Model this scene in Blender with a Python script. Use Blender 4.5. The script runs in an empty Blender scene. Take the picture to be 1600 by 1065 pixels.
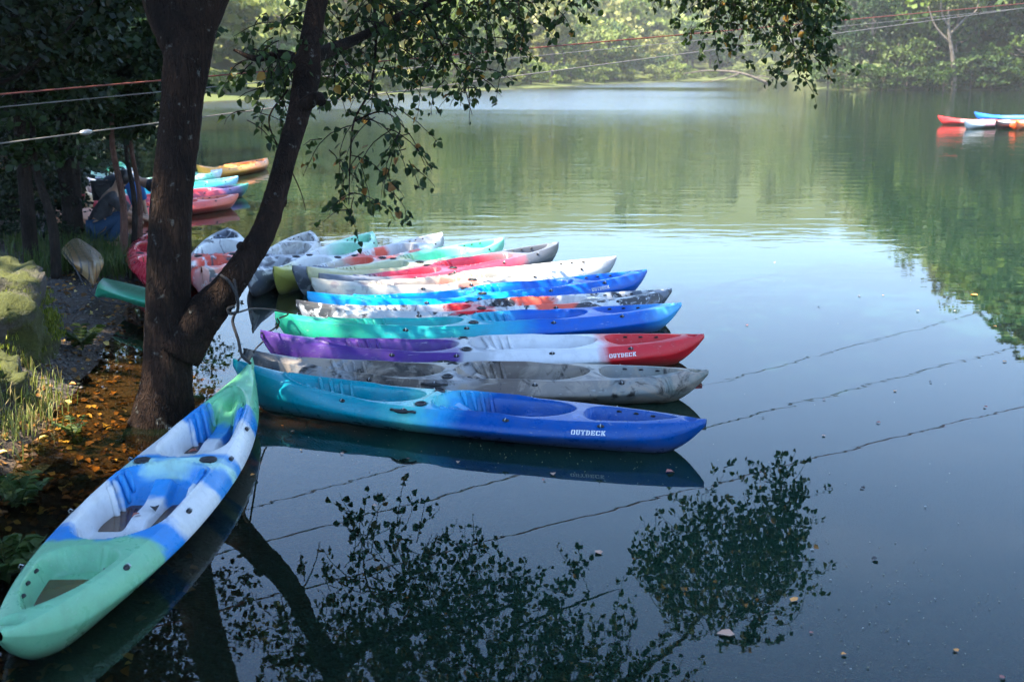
import bpy, math, random
import numpy as np
from mathutils import Vector, Matrix, noise as mnoise

random.seed(7)
RNG = np.random.default_rng(7)
scene = bpy.context.scene
COL = scene.collection

# ------------------------------------------------------------------ camera, sky, sun, exposure
CAM_H, FPX, PITCH = 2.45, 1800.0, math.atan(432.5 / 1800.0)
cam_d = bpy.data.cameras.new('camera')
cam = bpy.data.objects.new('camera', cam_d)
COL.objects.link(cam)
cam.location = (0, 0, CAM_H)
cam.rotation_euler = (math.pi / 2 - PITCH, 0, 0)
cam_d.sensor_width = 36.0
cam_d.lens = 36.0 * FPX / 1600.0
cam_d.clip_start, cam_d.clip_end = 0.1, 3000
cam_d.dof.use_dof = True
cam_d.dof.focus_distance = 8.6
cam_d.dof.aperture_fstop = 3.2
scene.camera = cam

SUN_EL, SUN_AZ = math.radians(61), math.radians(-112)      # azimuth clockwise from +Y
SUN_DIR = Vector((math.sin(SUN_AZ) * math.cos(SUN_EL), math.cos(SUN_AZ) * math.cos(SUN_EL), math.sin(SUN_EL)))
world = bpy.data.worlds.new('World')
scene.world = world
world.use_nodes = True
wn, wl = world.node_tree.nodes, world.node_tree.links
wn.clear()
sky = wn.new('ShaderNodeTexSky')
sky.sky_type = 'NISHITA'
sky.sun_disc = False
sky.sun_elevation = SUN_EL
sky.sun_rotation = SUN_AZ % (2 * math.pi)
sky.altitude = 300
sky.air_density, sky.dust_density, sky.ozone_density = 1.1, 0.1, 4.0
bg = wn.new('ShaderNodeBackground')
bg.inputs['Strength'].default_value = 0.13
wo = wn.new('ShaderNodeOutputWorld')
# thin broken cloud all over the sky
tcw = wn.new('ShaderNodeTexCoord')
mpw = wn.new('ShaderNodeMapping'); mpw.inputs['Scale'].default_value = (1.6, 1.6, 4.5)
nzw = wn.new('ShaderNodeTexNoise'); nzw.inputs['Scale'].default_value = 1.7; nzw.inputs['Detail'].default_value = 7
rpw = wn.new('ShaderNodeMapRange')
rpw.inputs[1].default_value, rpw.inputs[2].default_value = 0.56, 0.8
rpw.inputs[3].default_value, rpw.inputs[4].default_value = 0.0, 0.1
mxw = wn.new('ShaderNodeMix'); mxw.data_type = 'RGBA'
mxw.inputs[7].default_value = (8.0, 8.3, 8.8, 1)
wl.new(tcw.outputs['Generated'], mpw.inputs['Vector'])
wl.new(mpw.outputs[0], nzw.inputs['Vector'])
wl.new(nzw.outputs['Fac'], rpw.inputs[0])
wl.new(rpw.outputs[0], mxw.inputs[0])
wl.new(sky.outputs[0], mxw.inputs[6])
wl.new(mxw.outputs[2], bg.inputs['Color'])
wl.new(bg.outputs[0], wo.inputs['Surface'])

sun_d = bpy.data.lights.new('sun', 'SUN')
sun_d.energy = 5.0
sun_d.angle = math.radians(0.53)
sun_d.color = (1.0, 0.90, 0.75)
sun = bpy.data.objects.new('sun', sun_d)
COL.objects.link(sun)
sun.rotation_euler = SUN_DIR.to_track_quat('Z', 'Y').to_euler()

scene.view_settings.view_transform = 'Standard'
scene.view_settings.look = 'None'
scene.view_settings.gamma = 1.0
scene.view_settings.exposure = 2.35
scene.cycles.use_denoising = True
scene.cycles.use_adaptive_sampling = True
scene.cycles.adaptive_threshold = 0.03
scene.cycles.max_bounces = 8
scene.cycles.diffuse_bounces = 3
scene.cycles.glossy_bounces = 3
scene.cycles.transmission_bounces = 4
scene.cycles.transparent_max_bounces = 8
scene.cycles.volume_bounces = 0
scene.cycles.caustics_reflective = False
scene.cycles.caustics_refractive = False
scene.cycles.sample_clamp_indirect = 6.0

# ------------------------------------------------------------------ helpers
def ray(px, py):
    x, y = (px - 800) / FPX, (532.5 - py) / FPX
    c, s = math.cos(PITCH), math.sin(PITCH)
    return Vector((x, c + y * s, -s + y * c))
def at_z(px, py, z=0.0):                       # the point at height z seen at a photo pixel
    d = ray(px, py); t = (z - CAM_H) / d.z
    return Vector((0, 0, CAM_H)) + d * t
def at_d(px, py, dist):                        # the point at ground distance dist
    d = ray(px, py); t = dist / d.y
    return Vector((0, 0, CAM_H)) + d * t

def tag(o, label=None, cat=None, group=None, kind=None):
    if label: o['label'] = label
    if cat: o['category'] = cat
    if group: o['group'] = group
    if kind: o['kind'] = kind
    return o
def mesh_np(name, V, F):
    """V (n,3) array, F list of (m,k) int arrays"""
    me = bpy.data.meshes.new(name)
    V = np.asarray(V, np.float32)
    if not isinstance(F, (list, tuple)): F = [F]
    F = [np.asarray(f, np.int32) for f in F if len(f)]
    me.vertices.add(len(V)); me.vertices.foreach_set('co', V.ravel())
    nl = sum(f.size for f in F); npol = sum(len(f) for f in F)
    me.loops.add(nl); me.polygons.add(npol)
    me.loops.foreach_set('vertex_index', np.concatenate([f.ravel() for f in F]))
    tot = np.concatenate([np.full(len(f), f.shape[1], np.int32) for f in F])
    st = np.concatenate([[0], np.cumsum(tot)[:-1]]).astype(np.int32)
    me.polygons.foreach_set('loop_start', st)
    me.update(calc_edges=True)
    me.validate()
    return me
def smooth(me, on=True):
    me.polygons.foreach_set('use_smooth', np.full(len(me.polygons), on))
def link(name, me, mat=None, parent=None, loc=None):
    o = bpy.data.objects.new(name, me)
    COL.objects.link(o)
    if mat is not None and me is not None:
        if len(me.materials) == 0: me.materials.append(mat)
        if me.materials[0] is not mat:
            o.material_slots[0].link = 'OBJECT'; o.material_slots[0].material = mat
    if parent is not None: o.parent = parent
    if loc is not None: o.location = loc
    return o
def empty(name, loc=(0, 0, 0), rz=0.0):
    o = bpy.data.objects.new(name, None)
    COL.objects.link(o); o.location = loc; o.rotation_euler = (0, 0, rz)
    o.empty_display_size = 0.1
    return o
class MB:
    """collects pieces of one mesh"""
    def __init__(s): s.V, s.F4, s.F3, s.n = [], [], [], 0
    def add(s, V, F4=None, F3=None):
        V = np.asarray(V, float)
        if F4 is not None and len(F4): s.F4.append(np.asarray(F4) + s.n)
        if F3 is not None and len(F3): s.F3.append(np.asarray(F3) + s.n)
        s.V.append(V); s.n += len(V); return s
    def tube(s, pts, radii, sides=8, wob=0.0, cap=True):
        P = np.array([tuple(p) for p in pts], float); n = len(P)
        R = np.full(n, radii) if np.isscalar(radii) else np.asarray(radii, float)
        T = np.gradient(P, axis=0); T /= np.linalg.norm(T, axis=1)[:, None] + 1e-9
        ref = np.array([0.0, 0.0, 1.0]) if abs(T[0, 2]) < .9 else np.array([1.0, 0, 0])
        N = []
        a = np.cross(T[0], ref); a /= np.linalg.norm(a)
        for i in range(n):
            a = a - T[i] * np.dot(a, T[i]); a /= np.linalg.norm(a) + 1e-9; N.append(a.copy())
        N = np.array(N); B = np.cross(T, N)
        th = np.linspace(0, 2 * np.pi, sides, endpoint=False)
        rr = R[:, None] * np.ones(sides)[None]
        if wob:
            rr = rr * (1 + wob * (np.sin(3 * th[None] + P[:, 2:3] * 5 + 1) * .5 + np.sin(5 * th[None] - P[:, 2:3] * 9) * .3 + RNG.normal(0, .25, rr.shape)))
        V = P[:, None] + rr[..., None] * (np.cos(th)[None, :, None] * N[:, None] + np.sin(th)[None, :, None] * B[:, None])
        V = V.reshape(-1, 3)
        i = np.arange(n - 1)[:, None] * sides; j = np.arange(sides)[None]; k = (j + 1) % sides
        F = np.stack([i + j, i + k, i + sides + k, i + sides + j], -1).reshape(-1, 4)
        F3 = []
        if cap:
            V = np.vstack([V, P[0], P[-1]]); c0, c1 = len(V) - 2, len(V) - 1; o = (n - 1) * sides
            for q in range(sides):
                F3.append((c0, (q + 1) % sides, q)); F3.append((c1, o + q, o + (q + 1) % sides))
        return s.add(V, F, F3)
    def box(s, c, size, R=None):
        h = np.array(size) / 2
        V = np.array([(x, y, z) for x in (-1, 1) for y in (-1, 1) for z in (-1, 1)], float) * h
        if R is not None: V = V @ np.array(R).T
        return s.add(V + np.array(c), [(0, 1, 3, 2), (4, 6, 7, 5), (0, 4, 5, 1), (2, 3, 7, 6), (0, 2, 6, 4), (1, 5, 7, 3)])
    def mesh(s, name, sm=True):
        F = []
        if s.F4: F.append(np.vstack(s.F4))
        if s.F3: F.append(np.vstack(s.F3))
        me = mesh_np(name, np.vstack(s.V), F); smooth(me, sm); return me
def catmull(pts, n=8):
    P = [Vector(p) for p in pts]; P = [P[0] * 2 - P[1]] + P + [P[-1] * 2 - P[-2]]
    out = []
    for i in range(1, len(P) - 2):
        for k in range(n):
            t = k / n; a, b, c, d = P[i - 1], P[i], P[i + 1], P[i + 2]
            out.append(.5 * ((2 * b) + (c - a) * t + (2 * a - 5 * b + 4 * c - d) * t * t + (3 * b - a - 3 * c + d) * t ** 3))
    out.append(P[-2]); return out
def interp_r(rs, n):
    return np.interp(np.linspace(0, 1, n), np.linspace(0, 1, len(rs)), rs)
def sst(a, b, x):
    t = np.clip((x - a) / (b - a), 0, 1); return t * t * (3 - 2 * t)
def leaf_mesh(P, D, N, S, six=True, width=.42, fold=.18):
    """leaves: base P, direction D, normal N, length S"""
    D = D / (np.linalg.norm(D, axis=1)[:, None] + 1e-9)
    N = N - D * np.sum(N * D, 1)[:, None]; N /= np.linalg.norm(N, axis=1)[:, None] + 1e-9
    X = np.cross(D, N); S = S[:, None]; n = len(P)
    if six:
        f = fold * S * N
        v = [P, P + D * S * .28 + X * S * width + f, P + D * S * .68 + X * S * width * .72 + f * .8, P + D * S - f * .5,
             P + D * S * .68 - X * S * width * .72 + f * .8, P + D * S * .28 - X * S * width + f]
        V = np.stack(v, 1).reshape(-1, 3); b = np.arange(n)[:, None] * 6
        return V, np.vstack([b + np.array([0, 1, 2, 3]), b + np.array([0, 3, 4, 5])])
    v = [P, P + D * S * .5 + X * S * width, P + D * S, P + D * S * .5 - X * S * width]
    V = np.stack(v, 1).reshape(-1, 3); b = np.arange(n)[:, None] * 4
    return V, b + np.array([0, 1, 2, 3])
def unit(n):
    v = RNG.normal(size=(n, 3)); return v / np.linalg.norm(v, axis=1)[:, None]

# ------------------------------------------------------------------ materials
def mat(name):
    m = bpy.data.materials.new(name); m.use_nodes = True
    nt = m.node_tree; b = nt.nodes['Principled BSDF']
    return m, nt, nt.nodes, nt.links, b
def nd(nt, typ, **kw):
    n = nt.nodes.new(typ)
    for k, v in kw.items(): setattr(n, k, v)
    return n
def mixrgb(nt, fac, a, b, mode='MIX'):
    n = nd(nt, 'ShaderNodeMix', data_type='RGBA', blend_type=mode)
    for sock, v in ((n.inputs[0], fac), (n.inputs[6], a), (n.inputs[7], b)):
        if isinstance(v, bpy.types.NodeSocket): nt.links.new(v, sock)
        elif isinstance(v, (int, float)): sock.default_value = v
        else: sock.default_value = (*v[:3], 1)
    return n.outputs[2]
def math_n(nt, op, a, b=0.0, c=None, clamp=False):
    n = nd(nt, 'ShaderNodeMath', operation=op, use_clamp=clamp)
    for i, v in enumerate((a, b) if c is None else (a, b, c)):
        if isinstance(v, bpy.types.NodeSocket): nt.links.new(v, n.inputs[i])
        else: n.inputs[i].default_value = v
    return n.outputs[0]
def noise_n(nt, vec, scale, detail=4, rough=.55, dist=0.0):
    n = nd(nt, 'ShaderNodeTexNoise'); n.inputs['Scale'].default_value = scale
    n.inputs['Detail'].default_value = detail; n.inputs['Roughness'].default_value = rough
    n.inputs['Distortion'].default_value = dist
    if vec is not None: nt.links.new(vec, n.inputs['Vector'])
    return n
def maprange(nt, v, a, b, c=0.0, d=1.0, smoothstep=False):
    n = nd(nt, 'ShaderNodeMapRange')
    if smoothstep: n.interpolation_type = 'SMOOTHSTEP'
    nt.links.new(v, n.inputs[0])
    for i, q in enumerate((a, b, c, d)): n.inputs[i + 1].default_value = q
    return n.outputs[0]
def bump(nt, b, h, strength=.3, dist=.02):
    n = nd(nt, 'ShaderNodeBump'); n.inputs['Strength'].default_value = strength; n.inputs['Distance'].default_value = dist
    nt.links.new(h, n.inputs['Height']); nt.links.new(n.outputs[0], b.inputs['Normal']); return n
def simple(name, col, rough=.5, metal=0.0, var=.15, scale=30, bumpd=0.0):
    m, nt, N, L, b = mat(name)
    tc = nd(nt, 'ShaderNodeTexCoord'); nz = noise_n(nt, tc.outputs['Object'], scale)
    L.new(mixrgb(nt, nz.outputs['Fac'], [c * (1 - var) for c in col], [min(1, c * (1 + var)) for c in col]), b.inputs['Base Color'])
    b.inputs['Roughness'].default_value = rough; b.inputs['Metallic'].default_value = metal
    if bumpd: bump(nt, b, nz.outputs['Fac'], .6, bumpd)
    return m
def foliage(name, c1, c2, objcol=False, transl=.3, c3=None, f3=.1, rough=.55):
    m, nt, N, L, b = mat(name)
    g = nd(nt, 'ShaderNodeNewGeometry')
    col = mixrgb(nt, g.outputs['Random Per Island'], c1, c2)
    if c3:
        r = math_n(nt, 'FRACT', math_n(nt, 'MULTIPLY', g.outputs['Random Per Island'], 17.31))
        col = mixrgb(nt, math_n(nt, 'LESS_THAN', r, f3), col, c3)
    if objcol:
        oi = nd(nt, 'ShaderNodeObjectInfo'); col = mixrgb(nt, 1.0, col, oi.outputs['Color'], 'MULTIPLY')
    L.new(col, b.inputs['Base Color']); b.inputs['Roughness'].default_value = rough
    b.inputs['Specular IOR Level'].default_value = .25
    t = nd(nt, 'ShaderNodeBsdfTranslucent'); L.new(mixrgb(nt, .5, col, (.5, .6, .1), 'SOFT_LIGHT'), t.inputs[0])
    mx = nd(nt, 'ShaderNodeMixShader'); mx.inputs[0].default_value = transl
    L.new(b.outputs[0], mx.inputs[1]); L.new(t.outputs[0], mx.inputs[2])
    L.new(mx.outputs[0], N['Material Output'].inputs['Surface'])
    return m
def bark(name, c1, c2, sc=9, lichen=0.0):
    m, nt, N, L, b = mat(name)
    tc = nd(nt, 'ShaderNodeTexCoord'); mp = nd(nt, 'ShaderNodeMapping'); mp.inputs['Scale'].default_value = (1, 1, .16)
    L.new(tc.outputs['Object'], mp.inputs[0])
    n1 = noise_n(nt, mp.outputs[0], sc * 2.2, 8, .68, .6); n2 = noise_n(nt, tc.outputs['Object'], 3.2, 4)
    vo = nd(nt, 'ShaderNodeTexVoronoi', feature='DISTANCE_TO_EDGE'); vo.inputs['Scale'].default_value = sc * 1.7
    wn_ = noise_n(nt, mp.outputs[0], sc * 1.2, 3, .6); ad = nd(nt, 'ShaderNodeVectorMath', operation='MULTIPLY_ADD'); L.new(wn_.outputs['Color'], ad.inputs[0]); ad.inputs[1].default_value = (.16, .16, .16); L.new(mp.outputs[0], ad.inputs[2]); L.new(ad.outputs[0], vo.inputs['Vector'])
    crack = maprange(nt, vo.outputs['Distance'], 0, .22)
    col = mixrgb(nt, n1.outputs['Fac'], c1, c2)
    col = mixrgb(nt, maprange(nt, n2.outputs['Fac'], .4, .7), col, [c * .62 for c in c1])
    col = mixrgb(nt, math_n(nt, 'MULTIPLY', math_n(nt, 'SUBTRACT', 1.0, crack), .4), col, [c * .35 for c in c1])
    if lichen:
        n3 = noise_n(nt, tc.outputs['Object'], 13, 3, .5); n4 = noise_n(nt, tc.outputs['Object'], 45, 2)
        f = math_n(nt, 'MULTIPLY', maprange(nt, n3.outputs['Fac'], .64, .70), maprange(nt, n4.outputs['Fac'], .42, .55))
        col = mixrgb(nt, math_n(nt, 'MULTIPLY', f, lichen), col, (.36, .37, .32))
    L.new(col, b.inputs['Base Color']); b.inputs['Roughness'].default_value = .9
    b.inputs['Specular IOR Level'].default_value = .15
    h = math_n(nt, 'ADD', math_n(nt, 'MULTIPLY', crack, .8), n1.outputs['Fac'])
    bump(nt, b, h, .9, .02)
    return m

M = {}
M['bark'] = bark('bark_main', (.011, .007, .005), (.052, .027, .016), 15, .25)
M['bark_dark'] = bark('bark_dark', (.02, .015, .012), (.05, .038, .03), 14)
M['bark_pale'] = bark('bark_pale', (.13, .105, .08), (.27, .23, .18), 3)
M['bark_red'] = bark('bark_red', (.14, .07, .05), (.22, .12, .09), 16)
M['leaf_main'] = foliage('leaf_main', (.014, .032, .009), (.046, .078, .018), transl=.34, c3=(.3, .17, .03), f3=.035)
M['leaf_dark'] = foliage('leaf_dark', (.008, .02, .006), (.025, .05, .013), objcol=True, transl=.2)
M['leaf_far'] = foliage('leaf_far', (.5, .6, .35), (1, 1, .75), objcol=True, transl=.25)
M['leaf_fern'] = foliage('leaf_fern', (.025, .06, .012), (.09, .12, .03), transl=.3)
M['grass'] = foliage('grass_blades', (.07, .11, .025), (.24, .25, .07), transl=.3, c3=(.3, .24, .1), f3=.2)
M['moss_tuft'] = foliage('moss_tuft', (.06, .1, .01), (.25, .27, .03), transl=.3)
M['black'] = simple('black_plastic', (.012, .012, .013), .45)
M['rope'] = simple('black_rope', (.02, .018, .017), .8, var=.4, scale=120, bumpd=.002)
M['steel'] = simple('steel', (.5, .5, .5), .35, .9)
M['white_print'] = simple('white_print', (.8, .8, .78), .55, var=.1)

def kayak_mat(name, stops, marble=None, patches=(), wobble=.05, seed=0.0, soft=.03, mscale=3.0, mth=(.5, .6), rough=.36, across=False):
    """stops: (position bow 0 .. stern 1, colour): moulded-in plastic colour zones along the boat; patches: (pos, halfwidth, colour)"""
    m, nt, N, L, b = mat(name)
    tc = nd(nt, 'ShaderNodeTexCoord')
    mp = nd(nt, 'ShaderNodeMapping'); mp.inputs['Location'].default_value = (seed * 3.1, seed * 1.7, seed)
    L.new(tc.outputs['Object'], mp.inputs[0])
    sx = nd(nt, 'ShaderNodeSeparateXYZ'); L.new(tc.outputs['Object'], sx.inputs[0])
    s = math_n(nt, 'ADD', math_n(nt, 'DIVIDE', sx.outputs[0], KL), .5)
    if across: s = math_n(nt, 'DIVIDE', math_n(nt, 'ABSOLUTE', sx.outputs[1]), KW)
    nz = noise_n(nt, mp.outputs[0], 4.2, 4, .55, .8)
    s2 = math_n(nt, 'ADD', s, math_n(nt, 'MULTIPLY', math_n(nt, 'SUBTRACT', nz.outputs['Fac'], .5), wobble * 2))
    cr = nd(nt, 'ShaderNodeValToRGB'); L.new(s2, cr.inputs[0])
    el = cr.color_ramp.elements
    while len(el) > 1: el.remove(el[-1])
    seq = []
    for i, (p, c) in enumerate(stops):
        p1 = stops[i + 1][0] if i + 1 < len(stops) else 1.0
        seq.append((p + (soft if i else 0), c)); seq.append((p1 - soft if i + 1 < len(stops) else 1.0, c))
    for i, (p, c) in enumerate(seq):
        e = el[0] if i == 0 else el.new(min(1, max(0, p)))
        e.position = min(1, max(0, p)); e.color = (*c, 1)
    col = cr.outputs[0]
    if marble:
        n2 = noise_n(nt, mp.outputs[0], mscale, 6, .62, 1.6)
        col = mixrgb(nt, maprange(nt, n2.outputs['Fac'], mth[0], mth[1]), col, marble[0])
        if len(marble) > 1:
            mp2 = nd(nt, 'ShaderNodeMapping'); mp2.inputs['Location'].default_value = (seed + 9, 4, 2)
            L.new(tc.outputs['Object'], mp2.inputs[0])
            n3 = noise_n(nt, mp2.outputs[0], mscale * 1.25, 6, .62, 1.8)
            col = mixrgb(nt, maprange(nt, n3.outputs['Fac'], mth[0] + .03, mth[1] + .03), col, marble[1])
    for (p, hw, c) in patches:
        d = math_n(nt, 'ABSOLUTE', math_n(nt, 'SUBTRACT', s2, p))
        col = mixrgb(nt, maprange(nt, d, hw, hw + .025, 1, 0), col, c)
    # wear: pale scuffs, brown grime
    n4 = noise_n(nt, mp.outputs[0], 9, 8, .7); n5 = noise_n(nt, mp.outputs[0], 60, 4, .6)
    col = mixrgb(nt, maprange(nt, n4.outputs['Fac'], .48, .85, 0, .34), col, (.12, .1, .075))
    mpx = nd(nt, 'ShaderNodeMapping'); mpx.inputs['Scale'].default_value = (4, 60, 60); L.new(tc.outputs['Object'], mpx.inputs[0])
    n6 = noise_n(nt, mpx.outputs[0], 1.6, 4, .7)
    col = mixrgb(nt, maprange(nt, n6.outputs['Fac'], .64, .85, 0, .14), col, (.6, .6, .58))
    mps = nd(nt, 'ShaderNodeMapping'); mps.inputs['Rotation'].default_value = (.2, .1, .35); mps.inputs['Scale'].default_value = (5, 150, 150); L.new(tc.outputs['Object'], mps.inputs[0])
    n7 = noise_n(nt, mps.outputs[0], 1.0, 2, .5)
    col = mixrgb(nt, math_n(nt, 'MULTIPLY', maprange(nt, n7.outputs['Fac'], .66, .72), maprange(nt, n4.outputs['Fac'], .4, .6, 0, .45)), col, (.55, .56, .55))
    # waterline scum on the lower hull
    scum = math_n(nt, 'MULTIPLY', maprange(nt, math_n(nt, 'ADD', sx.outputs[2], math_n(nt, 'MULTIPLY', n4.outputs['Fac'], .09)), .05, .115, .62, 0), math_n(nt, 'GREATER_THAN', math_n(nt, 'ABSOLUTE', sx.outputs[1]), .0))
    col = mixrgb(nt, scum, col, (.075, .055, .032))
    L.new(col, b.inputs['Base Color'])
    L.new(maprange(nt, n4.outputs['Fac'], .3, .8, rough - .1, rough + .2), b.inputs['Roughness'])
    b.inputs['Specular IOR Level'].default_value = .34
    bump(nt, b, math_n(nt, 'ADD', n5.outputs['Fac'], math_n(nt, 'MULTIPLY', n6.outputs['Fac'], .5)), .12, .004)
    return m

# ------------------------------------------------------------------ shoreline and ground
SHORE = [(150, 1.2), (40, 1.0), (4, 1.6), (0, 1.9), (-1.5, 2.2), (-2.35, 3.4), (-2.75, 5), (-3.1, 6.6), (-3.35, 8.2), (-3.5, 9.4), (-3.75, 10.6), (-4.0, 12),
         (-4.15, 13.2), (-5.0, 15.6), (-6.3, 18), (-8.8, 21.5), (-12, 27), (-16, 40), (-21, 60), (-23, 72), (-20, 80), (-10, 98), (0, 117), (12, 148), (30, 180), (48, 206),
         (60, 214), (66, 195), (48, 150), (31, 122), (30, 114), (38, 110), (50, 110), (90, 103), (150, 88)]
SH = np.array(SHORE, float)
def sdf(x, y):
    """distance to the shore, positive on land"""
    A, B = SH, np.roll(SH, -1, 0)
    d = np.full(x.shape, 1e9); ins = np.zeros(x.shape, bool)
    for a, b in zip(A, B):
        e = b - a; t = np.clip(((x - a[0]) * e[0] + (y - a[1]) * e[1]) / (e @ e), 0, 1)
        d = np.minimum(d, np.hypot(x - a[0] - t * e[0], y - a[1] - t * e[1]))
        c = (a[1] > y) != (b[1] > y)
        with np.errstate(divide='ignore', invalid='ignore'):
            xi = (b[0] - a[0]) * (y - a[1]) / (b[1] - a[1]) + a[0]
        ins ^= c & (x < xi)
    return np.where(ins, -d, d)
def fbm(x, y, f, seed=0.0):
    r = 0; a = 1
    for i in range(4):
        r = r + a * (np.sin(x * f * 1.3 + seed + 1.7 * np.sin(y * f * .9 + seed * 2)) * np.cos(y * f * 1.1 - seed + 1.3 * np.sin(x * f * .7 + i)))
        f *= 2.1; a *= .5; seed += 3.3
    return r * .5
def H(x, y):
    x = np.asarray(x, float); y = np.asarray(y, float)
    d = sdf(x, y) + .07 * fbm(x, y, 3.1, 4.) * (y < 30)
    near = np.where(y > 9.5, np.clip(.11 * d, 0, 9), np.minimum(.62 * d, .62 + .12 * d))
    k = sst(8.2, 10.2, y); near = np.minimum(.62 * d, .55 + .12 * d) * (1 - k) + (.13 * d) * k
    near = near + .03 * fbm(x, y, 2.2) * sst(0, .6, d)
    right = sst(-2, 8, x - .272 * y) * sst(60, 90, y)
    hill = np.minimum(d * .05, .4) + sst(5, 30, d) * (d - 5) * .27
    hill = np.minimum(hill, 62 + 0 * d) + fbm(x, y, .035, 2.) * np.clip(d * .08, 0, 4)
    hr = sst(1, 14, d) * d * .25 + np.clip((x - .275 * y) * .6, 0, 42) * sst(2, 22, d)
    hr = np.minimum(hr, 60) + fbm(x, y, .05, 5.) * np.clip(d * .08, 0, 3)
    far = hill * (1 - right) + hr * right
    kf = sst(30, 62, y)
    leftbank = np.clip(.13 * d, 0, 4) + sst(6, 30, d) * d * .25
    land = (near * (1 - sst(16, 24, y)) + leftbank * sst(16, 24, y)) * (1 - kf) + far * kf
    bed = np.maximum(d * .22, -2.6) + .03 * fbm(x, y, 1.7) * sst(0, .5, -d)
    return np.where(d > 0, land, bed)
def hz(x, y): return float(H(np.array([x]), np.array([y]))[0])

def grid_axis(lo, hi, n, c, k):
    t = np.linspace(-1, 1, n)
    g = np.sinh(k * t) / np.sinh(k)
    return np.where(g < 0, c + (c - lo) * g, c + (hi - c) * g)
gx = grid_axis(-330, 420, 420, -3.6, 5.2); gy = grid_axis(-60, 520, 420, 9, 5.0)
GX, GY = np.meshgrid(gx, gy); GZ = H(GX, GY)
V = np.stack([GX, GY, GZ], -1).reshape(-1, 3); n = len(gx)
i = np.arange(len(gy) - 1)[:, None] * n + np.arange(n - 1)[None]
ground_me = mesh_np('ground', V, np.stack([i, i + 1, i + n + 1, i + n], -1).reshape(-1, 4)); smooth(ground_me)
m, nt, N, L, b = mat('ground_soil')
g = nd(nt, 'ShaderNodeNewGeometry'); sp = nd(nt, 'ShaderNodeSeparateXYZ'); L.new(g.outputs['Position'], sp.inputs[0])
n1 = noise_n(nt, g.outputs['Position'], 1.4, 6); n2 = noise_n(nt, g.outputs['Position'], 28, 5, .7); n3 = noise_n(nt, g.outputs['Position'], .08, 5)
vg = nd(nt, 'ShaderNodeTexVoronoi'); vg.inputs['Scale'].default_value = 40; L.new(g.outputs['Position'], vg.inputs['Vector'])
gravel = mixrgb(nt, vg.outputs['Color'], (.035, .031, .028), (.12, .107, .095))
soil = mixrgb(nt, n2.outputs['Fac'], (.04, .028, .02), (.13, .095, .065))
land = mixrgb(nt, maprange(nt, n1.outputs['Fac'], .38, .55), soil, gravel)
mud = mixrgb(nt, n2.outputs['Fac'], (.025, .018, .011), (.09, .055, .028))
land = mixrgb(nt, maprange(nt, sp.outputs[2], -.02, .05, 1, 0), land, mud)
mud_deep = mixrgb(nt, maprange(nt, sp.outputs[2], -.55, -.2, 1, 0), land, (.012, .014, .010))
farg = mixrgb(nt, n3.outputs['Fac'], (.05, .075, .02), (.12, .135, .045))
col = mixrgb(nt, maprange(nt, sp.outputs[1], 55, 70), mud_deep, farg)
L.new(col, b.inputs['Base Color']); b.inputs['Roughness'].default_value = .95; b.inputs['Specular IOR Level'].default_value = .2
bump(nt, b, math_n(nt, 'ADD', n2.outputs['Fac'], vg.outputs['Distance']), .7, .03)
tag(link('ground', ground_me, m), kind='structure')

# water: one flat sheet, the ripples live in the surface normal
wx = grid_axis(-60, 260, 260, -3.2, 5.0); wy = grid_axis(-10, 330, 260, 8, 4.8)
WX, WY = np.meshgrid(wx, wy); nn = len(wx); ii = np.arange(len(wy) - 1)[:, None] * nn + np.arange(nn - 1)[None]
wm = mesh_np('water', np.stack([WX, WY, 0 * WX], -1).reshape(-1, 3), np.stack([ii, ii + 1, ii + nn + 1, ii + nn], -1).reshape(-1, 4))
da = wm.attributes.new('depth', 'FLOAT', 'POINT'); da.data.foreach_set('value', np.clip(-H(WX, WY), 0, 3).astype(np.float32).ravel())
m, nt, N, L, b = mat('lake_water')
N.remove(b)
g = nd(nt, 'ShaderNodeNewGeometry'); sp = nd(nt, 'ShaderNodeSeparateXYZ'); L.new(g.outputs['Position'], sp.inputs[0])
mp = nd(nt, 'ShaderNodeMapping'); mp.inputs['Scale'].default_value = (.35, 1, 1); L.new(g.outputs['Position'], mp.inputs[0])
r1 = noise_n(nt, mp.outputs[0], 2.6, 3, .5, .3)          # small ripples
r2 = noise_n(nt, mp.outputs[0], .55, 2, .5)              # low swell
mpb = nd(nt, 'ShaderNodeMapping'); mpb.inputs['Scale'].default_value = (.010, .045, 1); mpb.inputs['Rotation'].default_value = (0, 0, .12); mpb.inputs['Location'].default_value = (.1, .35, 0)
L.new(g.outputs['Position'], mpb.inputs[0])
wind = noise_n(nt, mpb.outputs[0], 1.0, 3, .45)          # where the breeze touches the lake
open_ = maprange(nt, sp.outputs[1], 12, 40)
breeze = math_n(nt, 'MULTIPLY', maprange(nt, wind.outputs['Fac'], .24, .5, 0, 1, True), maprange(nt, sp.outputs[1], 36, 66, 0, 1, True))
breeze = math_n(nt, 'MULTIPLY', breeze, maprange(nt, math_n(nt, 'SUBTRACT', sp.outputs[0], math_n(nt, 'MULTIPLY', sp.outputs[1], .17)), -4, 9, 1, 0, True))
amp = math_n(nt, 'ADD', math_n(nt, 'ADD', .0006, math_n(nt, 'MULTIPLY', open_, .012)), math_n(nt, 'MULTIPLY', breeze, .05))
h = math_n(nt, 'ADD', math_n(nt, 'MULTIPLY', r1.outputs['Fac'], amp), math_n(nt, 'MULTIPLY', r2.outputs['Fac'], math_n(nt, 'ADD', .001, math_n(nt, 'MULTIPLY', open_, .018))))
bp = nd(nt, 'ShaderNodeBump'); bp.inputs['Strength'].default_value = 1.0; bp.inputs['Distance'].default_value = 1.0
L.new(h, bp.inputs['Height'])
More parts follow.
